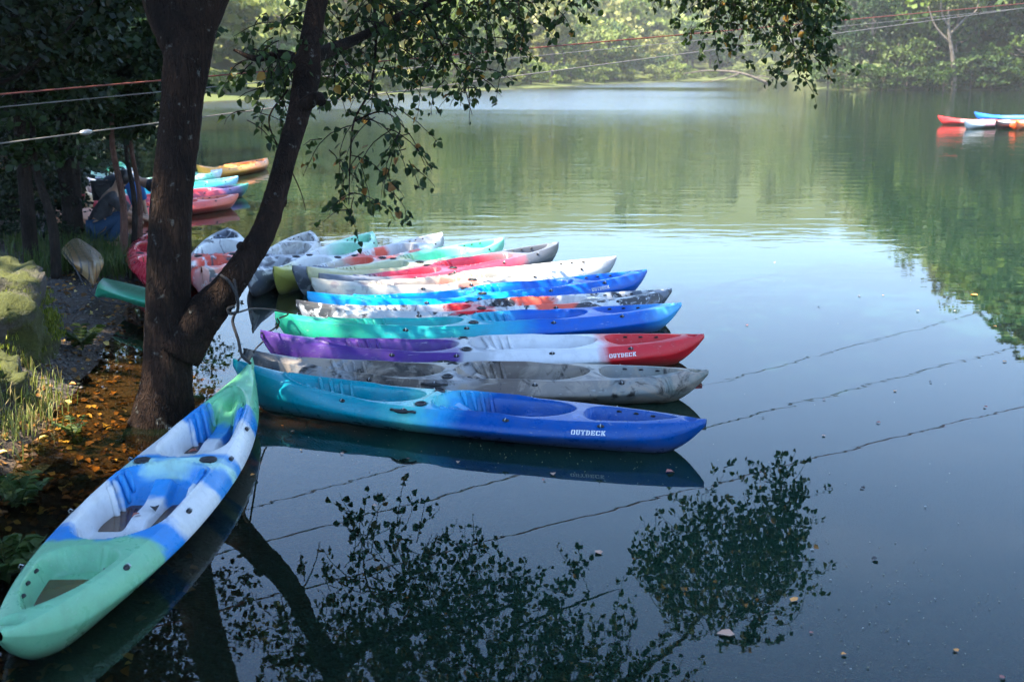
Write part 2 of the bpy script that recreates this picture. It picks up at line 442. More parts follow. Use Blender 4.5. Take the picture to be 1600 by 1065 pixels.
fr = nd(nt, 'ShaderNodeFresnel'); fr.inputs['IOR'].default_value = 1.38; L.new(bp.outputs[0], fr.inputs['Normal'])
gl = nd(nt, 'ShaderNodeBsdfGlossy'); gl.inputs['Roughness'].default_value = .0; L.new(bp.outputs[0], gl.inputs['Normal'])
L.new(math_n(nt, 'MULTIPLY', breeze, .2), gl.inputs['Roughness'])
tr = nd(nt, 'ShaderNodeBsdfTransparent'); tr.inputs[0].default_value = (.72, .6, .4, 1)
df = nd(nt, 'ShaderNodeBsdfDiffuse'); df.inputs[0].default_value = (.007, .023, .014, 1)
body = nd(nt, 'ShaderNodeMixShader'); dep = nd(nt, 'ShaderNodeAttribute', attribute_name='depth'); L.new(maprange(nt, dep.outputs['Fac'], .05, .75, .04, .9), body.inputs[0])   # deeper water is murkier
L.new(tr.outputs[0], body.inputs[1]); L.new(df.outputs[0], body.inputs[2])
mx = nd(nt, 'ShaderNodeMixShader'); L.new(fr.outputs[0], mx.inputs[0]); L.new(body.outputs[0], mx.inputs[1]); L.new(gl.outputs[0], mx.inputs[2])
L.new(mx.outputs[0], N['Material Output'].inputs['Surface'])
tag(link('water', wm, m), kind='structure')

# ------------------------------------------------------------------ kayak: one moulded tandem sit-on-top, shared meshes
KL, KW = 3.7, .35
def kw(s):
    s = np.asarray(s, float)
    tb = np.clip(s / .56, 0, 1); ts = np.clip((1 - s) / .44, 0, 1)
    w = np.where(s < .56, (1 - (1 - tb) ** 2.0) ** .92, (1 - (1 - ts) ** 2.3) ** .74)
    return np.maximum(KW * w, .012)
def kzg(s):
    s = np.asarray(s, float)
    return .192 + .128 * np.clip(1 - s / .42, 0, 1) ** 2.2 + .022 * np.clip((s - .66) / .34, 0, 1) ** 1.8
def kzk(s):
    s = np.asarray(s, float)
    return -.06 + (kzg(s) + .04) * np.clip(1 - s / .10, 0, 1) ** 1.9 + (kzg(s) + .03) * np.clip(1 - (1 - s) / .10, 0, 1) ** 1.9
def kzc(s): return kzk(s) + (kzg(s) - kzk(s)) * .60
EDGE = .77
def side_pt(s, f, sd):
    """point on the side panel, f=0 deck edge .. 1 chine; sd = -1/+1"""
    y = kw(s) * (EDGE + (1 - EDGE) * np.sin(f * np.pi / 2) ** .9)
    return np.array([(s - .5) * KL, sd * y, kzg(s) + (kzc(s) - kzg(s)) * f])
def side_nrm(s, f, sd):
    e = 1e-3; a = side_pt(s + e, f, sd) - side_pt(s - e, f, sd); c = side_pt(s, min(1, f + e), sd) - side_pt(s, f - e, sd)
    n = np.cross(a, c); n /= np.linalg.norm(n); return n if n[1] * sd > 0 else -n
def well_r(s, a, b, fr, rr, inset):
    xi = (s - a) / (b - a)
    r = np.maximum(kw(s) * EDGE - inset, 0)
    g = np.ones_like(s)
    g = np.where(xi < fr, np.sqrt(np.clip(1 - ((fr - xi) / fr) ** 2, 0, 1)), g)
    g = np.where(xi > 1 - rr, np.sqrt(np.clip(1 - ((xi - 1 + rr) / rr) ** 2, 0, 1)), g)
    return np.where((xi <= 0) | (xi >= 1), -1e-3 - .3 * np.maximum(np.maximum(-xi, xi - 1), 0), r * g), xi
WELLS = ((.125, .435, .30, .30, .024), (.462, .748, .16, .30, .024))
def deck_z(s, y):
    w = kw(s) * EDGE; v = np.clip(np.abs(y) / w, 0, 1)
    z = kzg(s) + (.012 + .035 * np.clip(1 - s / .2, 0, 1)) * (1 - v ** 2)
    for k, (a, b, fr, rr, ins) in enumerate(WELLS):
        r, xi = well_r(s, a, b, fr, rr, ins); dist = r - np.abs(y)
        wall = .052 + .05 * sst(.5, .2, xi)
        floor = .02 + .045 * sst(.5, .62, xi) - .015 * sst(.62, .8, xi) + .10 * sst(.35, .05, xi)
        hump = .075 * sst(.075, .04, np.abs(y)) * sst(.08, .16, xi) * sst(.62, .5, xi)
        ledge = sst(0, .012, dist) * .012
        z = z - ledge
        z = z + (floor + hump - z) * sst(.012, wall, dist)
        z = z + .014 * np.exp(-((dist + .012) / .012) ** 2) * ((xi > -.02) & (xi < 1.02)) * sst(.72, .5, xi)
    r, xi = well_r(s, .77, .945, .2, .5, .03); dist = r - np.abs(y)
    z = z + (.085 - z) * sst(0, .045, dist)
    # console ridge between the cockpits, grip dimple at the stern, toe dimple at the bow
    z = z + .012 * np.exp(-((s - .449) / .006) ** 2) * (np.abs(y) < .17)
    z = z - .03 * sst(1, .5, ((s - .972) / .013) ** 2 + (y / .05) ** 2)
    for c in (-1, 1): z = z - .03 * sst(1, .6, ((s - .449) / .0125) ** 2 + ((y - c * .185) / .046) ** 2)
    return z
ns, nv = 300, 84
ss = np.linspace(0, 1, ns); ss = ss + .0  # even rows
vv = np.linspace(-1, 1, nv)
S2, V2 = np.meshgrid(ss, vv, indexing='ij'); Y2 = V2 * kw(S2) * EDGE
DZ = deck_z(S2, Y2)
DZ[:, 0] = kzg(ss); DZ[:, -1] = kzg(ss)
ix = np.arange(ns - 1)[:, None] * nv + np.arange(nv - 1)[None]
deck_me = mesh_np('deck', np.stack([(S2 - .5) * KL, Y2, DZ], -1).reshape(-1, 3), np.stack([ix, ix + nv, ix + nv + 1, ix + 1], -1).reshape(-1, 4)); smooth(deck_me)
ns2 = 120; s1 = np.concatenate([np.linspace(0, .12, 26)[:-1], np.linspace(.12, .9, 68)[:-1], np.linspace(.9, 1, 26)]); ns2 = len(s1)
ring = []
for f in (0, .06, .25, .5, .75, .93): ring.append((kw(s1) * (EDGE + (1 - EDGE) * np.sin(f * np.pi / 2) ** .9), kzg(s1) + (kzc(s1) - kzg(s1)) * f))
for yf, zf in ((1.0, .02), (.975, .08), (.89, .24), (.77, .45), (.61, .67), (.42, .84), (.2, .95), (0, 1)): ring.append((kw(s1) * yf, kzc(s1) + (kzk(s1) - kzc(s1)) * zf))
half = ring; full = [(-y, z) for y, z in half] + [(y, z) for y, z in half[-2::-1]]
R = np.stack([np.stack([(s1 - .5) * KL, y, z], -1) for y, z in full], 1); nr = R.shape[1]
ix = np.arange(ns2 - 1)[:, None] * nr + np.arange(nr - 1)[None]
hull_me = mesh_np('hull', R.reshape(-1, 3), np.stack([ix, ix + 1, ix + nr + 1, ix + nr], -1).reshape(-1, 4)); smooth(hull_me)
# foot ridges moulded on the cockpit walls
ridge_mes = []
for (a, b, fr, rr, ins), sl in zip(WELLS, ((.185, .207, .229, .251), (.492, .512, .532, .552))):
    for s0 in sl:
        for sd in (-1, 1):
            mb = MB(); pts = []
            for t in np.linspace(0, 1, 6):
                s = s0 + .020 * t; r = float(well_r(np.array([s]), a, b, fr, rr, ins)[0][0])
                y = sd * (r - .014 - .075 * t); pts.append(((s - .5) * KL, y, float(deck_z(np.array([s]), np.array([y]))[0]) + .017))
            mb.tube(pts, [.009, .016, .019, .019, .016, .009], 8); ridge_mes.append(mb.mesh('foot_ridge'))
# pad eyes: black oval base and steel loop along the sides
def pad_eye(s, f, sd):
    p = side_pt(s, f, sd); n = side_nrm(s, f, sd); t = side_pt(s + .002, f, sd) - p; t /= np.linalg.norm(t); u = np.cross(n, t)
    mb = MB(); th = np.linspace(0, 2 * np.pi, 12, endpoint=False)
    r0 = [p + n * .001 + t * .026 * np.cos(a) + u * .014 * np.sin(a) for a in th]; r1 = [p + n * .009 + t * .02 * np.cos(a) + u * .010 * np.sin(a) for a in th]
    F = [(q, (q + 1) % 12, 12 + (q + 1) % 12, 12 + q) for q in range(12)]
    mb.add(r0 + r1 + [p + n * .009], F, [(24, 12 + q, 12 + (q + 1) % 12) for q in range(12)])
    base = mb.mesh('pad_eye', True)
    mb = MB(); mb.tube([p + n * .006 + u * .012, p + n * .02 + u * .007, p + n * .02 - u * .007, p + n * .006 - u * .012], .0035, 6)
    return base, mb.mesh('steel_loop')
pads = [pad_eye(s, .22, sd) for s in (.285, .425, .635, .815) for sd in (-1, 1)]
hook_mes = []
for s in (.825, .86, .895):
    for sd in (-1, 1):
        r = float(well_r(np.array([s]), .77, .945, .2, .5, .03)[0][0]); x, y = (s - .5) * KL, sd * (r - .012)
        mb = MB(); mb.tube([(x - .014, y, float(kzg(s)) - .022), (x, y - sd * .012, float(kzg(s)) - .016), (x + .014, y, float(kzg(s)) - .022)], .008, 6); hook_mes.append(mb.mesh('lashing_hook'))
cup_mes = []
for sd in (-1, 1):
    mb = MB(); c = np.array([(.449 - .5) * KL, sd * .185, 0.0]); zt = float(kzg(.449)) + .014
    th = np.linspace(0, 2 * np.pi, 22, endpoint=False)
    def rg(r, z): return [c + (r * .9 * np.cos(a), r * 1.1 * np.sin(a), z) for a in th]
    rings = [rg(.044, zt - .008), rg(.044, zt + .002), rg(.037, zt + .004), rg(.034, zt - .004), rg(.029, zt - .022)]
    F = []
    for k in range(4): F += [(k * 22 + q, k * 22 + (q + 1) % 22, (k + 1) * 22 + (q + 1) % 22, (k + 1) * 22 + q) for q in range(22)]
    mb.add(sum(rings, []) + [c + (0, 0, zt - .022)], F, [(110, 88 + q, 88 + (q + 1) % 22) for q in range(22)]); cup_mes.append(mb.mesh('cup_holder'))
def handle_mesh(sd):
    s0, s1_ = .398, .452; mb = MB(); pts = []
    for t in np.linspace(0, 1, 11):
        s = s0 + (s1_ - s0) * t; p = side_pt(s, .30 + .16 * math.sin(math.pi * t), sd); pts.append(p + side_nrm(s, .3, sd) * (.008 + .03 * math.sin(math.pi * t) ** .5))
    mb.tube(pts, [.010, .011, .009, .014, .016, .016, .016, .014, .009, .011, .010], 8)
    return mb.mesh('side_handle')
handle_mes = {sd: handle_mesh(sd) for sd in (-1, 1)}
# stencil lettering wrapped on the side panel
def letter_strokes():
    """unit-height slab stencil letters as quads (x0,y0,x1,y1 with optional shear)"""
    O = [[(0, .2), (.12, .02), (.36, 0), (.36, .16), (.28, .2), (.22, .3)], [(0, .2), (.22, .3), (.22, .7), (0, .8)], [(0, .8), (.22, .7), (.28, .8), (.36, .84), (.36, 1), (.12, .98)]]
    O = O + [[(.8 - x, y) for x, y in p][::-1] for p in O]
    U = [[(.0, 1), (0, .84), (.36, .84), (.36, 1)], [(.07, .8), (.07, .2), (.29, .25), (.29, .8)], [(.07, .2), (.2, 0), (.4, 0), (.4, .15), (.29, .25)],
         [(.45, 1), (.45, .84), (.8, .84), (.8, 1)], [(.53, .8), (.53, .25), (.73, .2), (.73, .8)], [(.45, 0), (.62, 0), (.73, .2), (.53, .25), (.45, .15)]]
    T = [[(0, 1), (0, .68), (.1, .8), (.33, .83), (.33, 1)], [(.47, 1), (.47, .83), (.7, .8), (.8, .68), (.8, 1)], [(.28, .79), (.28, .16), (.52, .16), (.52, .79)], [(.18, .12), (.18, 0), (.62, 0), (.62, .12)]]
    Dd = [[(0, 1), (0, .85), (.34, .85), (.34, 1)], [(.08, .82), (.08, .18), (.3, .18), (.3, .82)], [(0, .15), (0, 0), (.34, 0), (.34, .15)],
          [(.42, 1), (.42, .84), (.54, .72), (.78, .72), (.6, .97)], [(.56, .68), (.56, .32), (.8, .32), (.8, .68)], [(.42, .16), (.42, 0), (.6, .03), (.78, .28), (.54, .28)]]
    E = [[(0, 1), (0, .85), (.34, .85), (.34, 1)], [(.08, .82), (.08, .18), (.3, .18), (.3, .82)], [(0, .15), (0, 0), (.34, 0), (.34, .15)],
         [(.4, 1), (.4, .85), (.6, .82), (.68, .68), (.76, .68), (.76, 1)], [(.4, .57), (.4, .43), (.62, .36), (.62, .64)], [(.4, .15), (.4, 0), (.78, 0), (.78, .34), (.7, .34), (.6, .17)]]
    C = O[:3] + [[(.42, 1), (.42, .85), (.56, .8), (.66, .64), (.78, .64), (.78, 1), (.66, .95)], [(.42, .15), (.42, 0), (.6, .02), (.76, .14), (.8, .34), (.66, .34), (.56, .2)]]
    K = [[(0, 1), (0, .85), (.34, .85), (.34, 1)], [(.08, .82), (.08, .18), (.3, .18), (.3, .82)], [(0, .15), (0, 0), (.34, 0), (.34, .15)],
         [(.5, 1), (.46, .87), (.34, .58), (.48, .5), (.76, .87), (.82, 1)], [(.36, .46), (.5, .14), (.46, 0), (.88, 0), (.8, .14), (.52, .52)]]
    return [O, U, T, Dd, E, C, K]
def lettering(sd, s_c=.795, hgt=.033):
    mb = MB(); L_ = letter_strokes(); adv = .95; tot = adv * 7
    for k, polys in enumerate(L_):
        for p in polys:
            pts = []
            for x, y in p:
                u = (x + k * adv - tot / 2) * hgt * 1.08
                s = s_c + (u if sd < 0 else -u) / KL; f = .62 - (y - .5) * hgt / .115
                pts.append(side_pt(s, f, sd) + side_nrm(s, f, sd) * .003)
            c = np.mean(pts, 0); n_ = len(pts)
            mb.add(pts + [c], None, [(n_, q, (q + 1) % n_) for q in range(n_)])
    return mb.mesh('lettering', False)
letter_me = lettering(-1)

def make_kayak(name, label, cat, group, kmat, bow, stern, zb=.46, zs=.34, roll=0.0, level=2, text=False, handle=False, flip=False, lift=0.0, pitch=0.0, anchor='mid', scale=1.0):
    """bow / stern are points of the deck tips; level 2 = every fitting, 1 = main fittings, 0 = hull and deck only"""
    b_, s_ = Vector(bow), Vector(stern); d = (s_ - b_); d.z = 0; dn = d.normalized()
    c = (b_ + s_) / 2 if anchor == 'mid' else (s_ - dn * KL * scale / 2 if anchor == 'stern' else b_ + dn * KL * scale / 2)
    root = empty(name, (c.x, c.y, lift + .012), 0)
    root.rotation_euler = (roll + (math.pi if flip else 0), pitch, math.atan2(dn.y, dn.x)); root.rotation_mode = 'XYZ'
    if anchor == 'mid': scale = min(1.07, max(.93, d.length / KL))
    root.scale = (scale,) * 3
    tag(root, label, cat, group)
    link('hull', hull_me, kmat, root); dk = link('deck', deck_me, kmat, root)
    if level >= 1:
        for me in ridge_mes: link('foot_ridge', me, kmat, dk)
        for me in cup_mes: link('cup_holder', me, M['black'], root)
        for base, loop in pads:
            o = link('pad_eye', base, M['black'], root)
            if level >= 2: link('steel_loop', loop, M['steel'], o)
        for me in hook_mes: link('lashing_hook', me, M['black'], root)
    if handle: 
        for sd in (-1, 1): link('side_handle', handle_mes[sd], M['black'], root)
    if text: link('lettering', letter_me, M['white_print'] if text is True else text, root)
    return root

teal, cyan, aqua, blue = (.004, .27, .36), (.0, .25, .32), (.10, .56, .5), (.0, .07, .30)
sky_b, royal, mint, green = (.0, .29, .66), (.0, .10, .48), (.16, .62, .42), (.01, .33, .17)
white, lgrey, dgrey, slate, blk = (.68, .68, .66), (.44, .45, .46), (.055, .06, .065), (.13, .15, .19), (.012, .013, .015)
red, coral, pink, purple, cream, olive, tan, orange = (.62, .012, .02), (.75, .11, .065), (.58, .06, .1), (.075, .028, .2), (.48, .44, .36), (.50, .47, .09), (.4, .3, .2), (.85, .26, .04)
K = 'kayaks moored side by side at the tree'
BOWS = [(364, 562), (381, 545), (407, 521), (430, 496), (463, 476), (481, 463), (485, 445), (490, 437), (479, 425), (457, 419), (425, 417), (388, 420), (316, 425)]
STERNS = [(1104, 654), (1107, 577), (1100, 522), (1065, 474), (1050, 452), (1011, 424), (964, 401), (879, 379), (786, 370), (690, 363), (581, 361), (484, 360), (357, 357)]
faint = simple('faint_print', (.62, .66, .7), .6)
specs = [
 ('front kayak of the fan, turquoise bow fading to deep blue stern with white lettering', kayak_mat('kayak_teal_blue', [(0, cyan), (.40, aqua), (.47, (.02, .3, .6)), (.53, blue)], seed=1, soft=.03, wobble=.05, rough=.3), True, True),
 ('grey and brown camouflage kayak second from the front of the fan', kayak_mat('kayak_camo', [(0, (.08, .09, .1)), (.14, (.3, .31, .32)), (.24, (.1, .08, .065)), (.42, (.3, .3, .3)), (.5, (.14, .11, .09)), (.62, (.22, .19, .16)), (.78, (.2, .21, .2)), (.9, (.15, .17, .15))], [(.3, .25, .2), (.025, .022, .02)], seed=2, mscale=2.6, mth=(.5, .6)), False, True),
 ('purple, white and red kayak with lettering on its red stern', kayak_mat('kayak_purple_red', [(0, purple), (.435, lgrey), (.50, (.66, .67, .68)), (.755, red)], seed=3, soft=.012, wobble=.02), True, False),
 ('kayak with green bow turning to blue, pale blue stern tip', kayak_mat('kayak_green_blue', [(0, (.02, .38, .22)), (.22, (.01, .34, .33)), (.45, (.03, .36, .5)), (.56, royal), (.92, (.08, .42, .8))], seed=4, soft=.05), False, False),
 ('black and white marbled kayak with red patches amidships', kayak_mat('kayak_marble', [(0, dgrey), (.12, lgrey), (.5, white), (.86, slate)], [(.05, .05, .055), (.55, .56, .57)], [(.42, .03, red), (.64, .04, coral)], seed=5, mscale=3.4, mth=(.5, .55)), faint, False),
 ('sky blue kayak with royal blue stern, behind the marbled one', kayak_mat('kayak_sky_blue', [(0, sky_b), (.55, royal)], seed=6, soft=.07), faint, False),
 ('cream kayak with grey and rust smudges and grey stern', kayak_mat('kayak_cream', [(0, cream), (.2, (.5, .42, .36)), (.3, cream), (.62, (.6, .6, .58)), (.9, (.3, .32, .36))], [(.3, .26, .25)], [(.42, .02, (.35, .15, .12))], seed=7, mth=(.58, .66)), faint, False),
 ('pinkish red kayak with dark grey bow and stern', kayak_mat('kayak_red_grey', [(0, slate), (.24, (.62, .05, .09)), (.72, (.1, .11, .13))], seed=8, soft=.04), False, False),
 ('pale yellow kayak with mint green open stern', kayak_mat('kayak_mint', [(0, (.55, .53, .3)), (.36, (.52, .56, .36)), (.55, mint)], seed=9, soft=.06), False, False),
 ('white kayak with orange red bands and blue grey bow', kayak_mat('kayak_white_red', [(0, slate), (.16, cream), (.4, coral), (.52, white), (.7, lgrey)], [(.62, .64, .68)], [(.63, .03, coral)], seed=10, mth=(.55, .62)), False, False),
 ('white kayak with olive yellow bow and mint stern under the hanging leaves', kayak_mat('kayak_olive', [(0, olive), (.14, (.6, .6, .4)), (.3, white), (.68, (.3, .66, .48))], seed=11, soft=.06), False, False),
 ('silver grey marbled kayak behind the leaning limb', kayak_mat('kayak_silver', [(0, slate), (.2, lgrey), (.6, (.5, .48, .44))], [(.16, .16, .17), (.7, .7, .7)], seed=12), False, False),
 ('white and red kayak pointing at the viewer between trunk and limb', kayak_mat('kayak_white_coral', [(0, (.6, .3, .26)), (.12, coral), (.24, white), (.36, coral), (.48, white), (.85, slate)], [(.1, .1, .11), (.72, .72, .74)], seed=13, mth=(.56, .62)), False, False),
]
kay = []
for i, (lab, km, txt, hd) in enumerate(specs):
    bw, stn = at_z(*BOWS[i], .34), at_z(*STERNS[i], .235)
    k = make_kayak('kayak', lab, 'kayak', K, km, bw, stn, roll=random.uniform(-.05, .05), level=2 if i < 8 else 1, text=txt, handle=hd, pitch=random.uniform(-.006, .006))
    kay.append(k)
km = kayak_mat('kayak_mint_white', [(0, (.14, .46, .24)), (.2, (.02, .22, .55)), (.265, white), (.425, (.03, .27, .62)), (.448, (.4, .66, .58)), (.475, (.02, .25, .6)), (.545, white), (.685, (.02, .24, .62)), (.745, (.19, .48, .27))], seed=21, soft=.008, wobble=.03, rough=.3)
k0 = make_kayak('kayak', 'mint green, white and blue kayak pointing to the tree, nearest the bank', 'kayak', 'kayaks moored at the bank', km, at_z(397, 569, .34), at_z(2, 990, .235), roll=.03, level=2, handle=False)
# brown rain water standing in the nearest kayak
pm, nt, N, L, b = mat('puddle_water'); b.inputs['Base Color'].default_value = (.10, .045, .015, 1); b.inputs['Roughness'].default_value = .06
for (a, bb, fr, rr, ins) in WELLS:
    sA = np.linspace(a + .04, a + (bb - a) * .66, 30); rA, _ = well_r(sA, a, bb, fr, rr, ins); rA = np.maximum(rA - .02, .005)
    V = [((q - .5) * KL  , y, .052) for q, r in zip(sA, rA) for y in (-r, r)]
    link('puddle', mesh_np('puddle', V, [[(2 * q, 2 * q + 2, 2 * q + 3, 2 * q + 1) for q in range(29)]]), pm, k0)

sA = np.linspace(.80, .935, 20); rA, _ = well_r(sA, .77, .945, .2, .5, .03); rA = np.maximum(rA - .015, .004)
link('puddle', mesh_np('puddle', [((q - .5) * KL, y, .093) for q, r in zip(sA, rA) for y in (-r, r * .55)], [[(2 * q, 2 * q + 2, 2 * q + 3, 2 * q + 1) for q in range(19)]]), pm, k0)
# kayaks drawn up on and beside the bank
make_kayak('kayak', 'small green kayak lying upside down on the gravel beach left of the trunk', 'kayak', None, kayak_mat('kayak_bank_green', [(0, green), (.8, (.02, .3, .12))], seed=31),
           at_z(150, 446, .2), at_z(292, 484, .2), flip=True, lift=.26, scale=.56, anchor='bow', level=0, roll=-.1)
p = at_z(135, 420, .25)
make_kayak('kayak', 'tan kayak with black curved stripes lying keel up on the bank', 'kayak', None, kayak_mat('kayak_bank_tan', [(0, (.26, .15, .055)), (.16, blk), (.2, (.32, .2, .08)), (.42, blk), (.5, (.36, .18, .045)), (.72, blk), (.77, (.28, .18, .08))], seed=32, soft=.01, wobble=.03, across=True),
           p + Vector((.2, -.3, 0)), p + Vector((-1.35, 3.0, 0)), flip=True, lift=.31, anchor='bow', level=0, roll=.12, scale=.62)
make_kayak('kayak', 'red kayak half hidden behind the big trunk', 'kayak', None, kayak_mat('kayak_bank_red', [(0, (.6, .02, .05)), (.3, (.65, .06, .08)), (.6, (.3, .02, .03))], seed=33, rough=.25),
           at_z(240, 440, .2), at_z(240, 372, .26), anchor='bow', level=1, lift=.02, roll=.15)
# far group at the left bank
FG = 'kayaks moored at the far left bank'
far_l = [((345, 256), (417, 245), 'orange kayak lying farthest out in the distant left group', [(0, (.8, .35, .05)), (.5, orange), (.8, (.85, .3, .08))], None),
         ((215, 276), (346, 262), 'green and white kayak in the distant left group, beside the orange one', [(0, green), (.5, (.1, .5, .1)), (.7, mint), (.85, white)], [(.5, .7, .65)]),
         ((200, 292), (372, 273), 'teal kayak in the middle of the distant left group', [(0, teal), (.4, (.05, .45, .45)), (.8, (.2, .5, .6))], None),
         ((210, 300), (388, 284), 'purple and red kayak with green stern in the distant left group', [(0, (.4, .04, .06)), (.5, (.45, .05, .07)), (.75, (.06, .05, .14)), (.92, (.01, .2, .13))], None),
         ((190, 316), (372, 300), 'salmon red kayak nearest in the distant left group', [(0, (.6, .3, .2)), (.4, (.75, .1, .07)), (.8, (.7, .16, .1))], None)]
for i, (bpx, spx, lab, st, mar) in enumerate(far_l):
    make_kayak('kayak', lab, 'kayak', FG, kayak_mat('kayak_far_%d' % i, st, mar, seed=40 + i), at_z(*bpx, .3), at_z(*spx, .26), anchor='stern', level=1, roll=random.uniform(-.05, .05))
for i, (bpx, spx, lab, st) in enumerate([((140, 274), (172, 258), 'pale green kayak at the waterline beyond the crouching person', [(0, (.4, .6, .5)), (.4, mint)]),
        ((136, 286), (182, 268), 'white and lavender kayak just beyond the crouching person', [(0, (.6, .56, .6)), (.5, white)]),
        ((134, 310), (192, 284), 'tan and red kayak hauled up left of the crouching person', [(0, (.5, .35, .2)), (.1, (.4, .06, .05)), (.2, (.55, .4, .28)), (.7, (.6, .3, .22))])]):
    make_kayak('kayak', lab, 'kayak', FG, kayak_mat('kayak_shore_%d' % i, st, seed=50 + i), at_z(*bpx, .3), at_z(*spx, .3), anchor='bow', level=0, lift=.04)
# group out on the right
RG = 'kayaks floating far off on the right'
R_ = lambda px, py: at_z(px, py, .2)
for i, (a, c, anc, lab, st) in enumerate([
    (R_(1465, 187), R_(1640, 189), 'bow', 'long red kayak floating far off on the right', [(0, (.7, .03, .03)), (.25, (.75, .3, .27)), (.6, (.7, .12, .1))]),
    (R_(1522, 181), R_(1700, 182), 'bow', 'bright blue kayak behind the far red kayak', [(0, (.03, .2, .65)), (.3, (.1, .4, .7))]),
    (R_(1506, 194), R_(1566, 190), 'bow', 'white kayak with dark red well lying against the far red kayak', [(0, white), (.3, (.4, .2, .22)), (.6, white)]),
    (R_(1555, 195), R_(1615, 189), 'bow', 'black and white kayak lying against the far red kayak', [(0, blk), (.35, slate), (.5, white)]),
    (R_(1588, 196), R_(1590, 188), 'bow', 'orange red kayak end on at the right edge of the picture', [(0, (.8, .1, .02)), (.5, orange)])]):
    k = make_kayak('kayak', lab, 'kayak', RG, kayak_mat('kayak_right_%d' % i, st, seed=60 + i), a, c, anchor=anc, level=0)

# ------------------------------------------------------------------ the leaning tree
tree = empty('tree', at_z(255, 655, 0)); TB = tree.location.copy()
tag(tree, 'big two-stemmed waterside tree with dark bark and hanging leafy twigs', 'tree')
def rel(p): return Vector(p) - TB
def limb_tube(name, ctrl, radii, sides=14, wob=.05, mat_=None, parent=tree, n=10):
    pts = catmull([rel(at_d(*c)) if len(c) == 3 and c[2] > 0 else c for c in ctrl], n)
    mb = MB(); mb.tube(pts, interp_r(radii, len(pts)), sides, wob); return link(name, mb.mesh(name), mat_ or M['bark'], parent), pts
D0 = TB.y
trunk, tp = limb_tube('trunk', [(252, 700, D0), (256, 655, D0), (262, 590, D0), (262, 500, D0 + .02), (264, 400, D0 + .05), (270, 300, D0 + .1), (280, 200, D0 + .15), (290, 110, D0 + .2), (305, 30, D0 + .3), (345, -60, D0 + .4), (400, -190, D0 + .6), (450, -350, D0 + .9)],
                      [.31, .235, .18, .16, .15, .143, .138, .138, .158, .165, .15, .12, .1], 22, .045)
l0, _ = limb_tube('limb', [(292, 80, D0 + .25), (262, 10, D0 + .25), (235, -80, D0 + .2), (190, -200, D0)], [.16, .15, .12, .09], 14)
limbB, bpts = limb_tube('limb', [(275, 545, D0 + .02), (310, 500, D0 + .05), (352, 455, D0 + .1), (385, 408, D0 + .15), (412, 362, D0 + .25), (432, 300, D0 + .4), (448, 240, D0 + .5), (466, 180, D0 + .65), (480, 120, D0 + .8), (486, 60, D0 + .95), (505, -30, D0 + 1.1), (560, -160, D0 + 1.4), (640, -330, D0 + 1.8)],
                    [.19, .15, .11, .093, .086, .079, .075, .08, .1, .08, .07, .055, .04], 16, .06)
for c, r in (([(470, 170, D0 + .65), (494, 153, D0 + .6), (503, 160, D0 + .55)], [.06, .048, .036]), ([(425, 312, D0 + .4), (446, 316, D0 + .38)], [.045, .035]),
             ([(395, 390, D0 + .2), (374, 384, D0 + .1)], [.05, .03])):
    limb_tube('branch_stub', c, r, 9, .12, n=4)
br = [([(486, 90, D0 + .9), (560, 60, 9.6), (660, 10, 10.4), (760, -15, 11), (830, 5, 11.2)], [.06, .04, .028, .018, .008]),
      ([(483, 100, D0 + .85), (440, 85, 9.0), (400, 92, 8.9), (365, 78, 8.9)], [.05, .035, .025, .01]),
      ([(505, -30, D0 + 1.1), (580, -50, 10), (585, 10, 9.8), (587, 75, 9.6), (578, 140, 9.4), (553, 190, 9.3), (547, 250, 9.25), (545, 320, 9.2)], [.03, .025, .014, .012, .01, .008, .006, .004]),
      ([(560, -160, D0 + 1.4), (700, -270, 11.2), (860, -320, 12.4), (1030, -300, 13.2), (1140, -180, 13.3), (1210, -40, 13.2), (1240, 70, 13)], [.06, .05, .045, .035, .025, .016, .006]),
      ([(345, -60, D0 + .4), (480, -200, 9.5), (640, -260, 10.3), (800, -300, 11), (950, -320, 11.5)], [.1, .07, .05, .035, .015]),
      ([(640, -260, 10.3), (720, -150, 10.8), (800, -80, 11.3), (900, -60, 11.8), (990, -40, 12)], [.04, .03, .022, .014, .006]),
      ([(190, -200, D0), (60, -280, 8), (-120, -330, 7.6)], [.08, .05, .02]),
      ([(400, -190, D0 + .6), (450, -330, 7.6), (560, -450, 6.6), (700, -560, 5.8)], [.08, .06, .04, .015]),
      ([(450, 140, 9.0), (420, 190, 8.95), (452, 260, 8.8), (470, 300, 8.8), (478, 330, 8.8)], [.008, .006, .006, .004, .002]),
      ([(552, 190, 9.3), (600, 175, 9.4), (640, 210, 9.5), (665, 260, 9.6)], [.008, .006, .004, .003]),
      ([(660, 10, 10.4), (690, 70, 10.4), (720, 120, 10.5), (738, 180, 10.6)], [.012, .009, .006, .003])]
for c, r in br: limb_tube('branch', c, r, 7, .05, n=6)
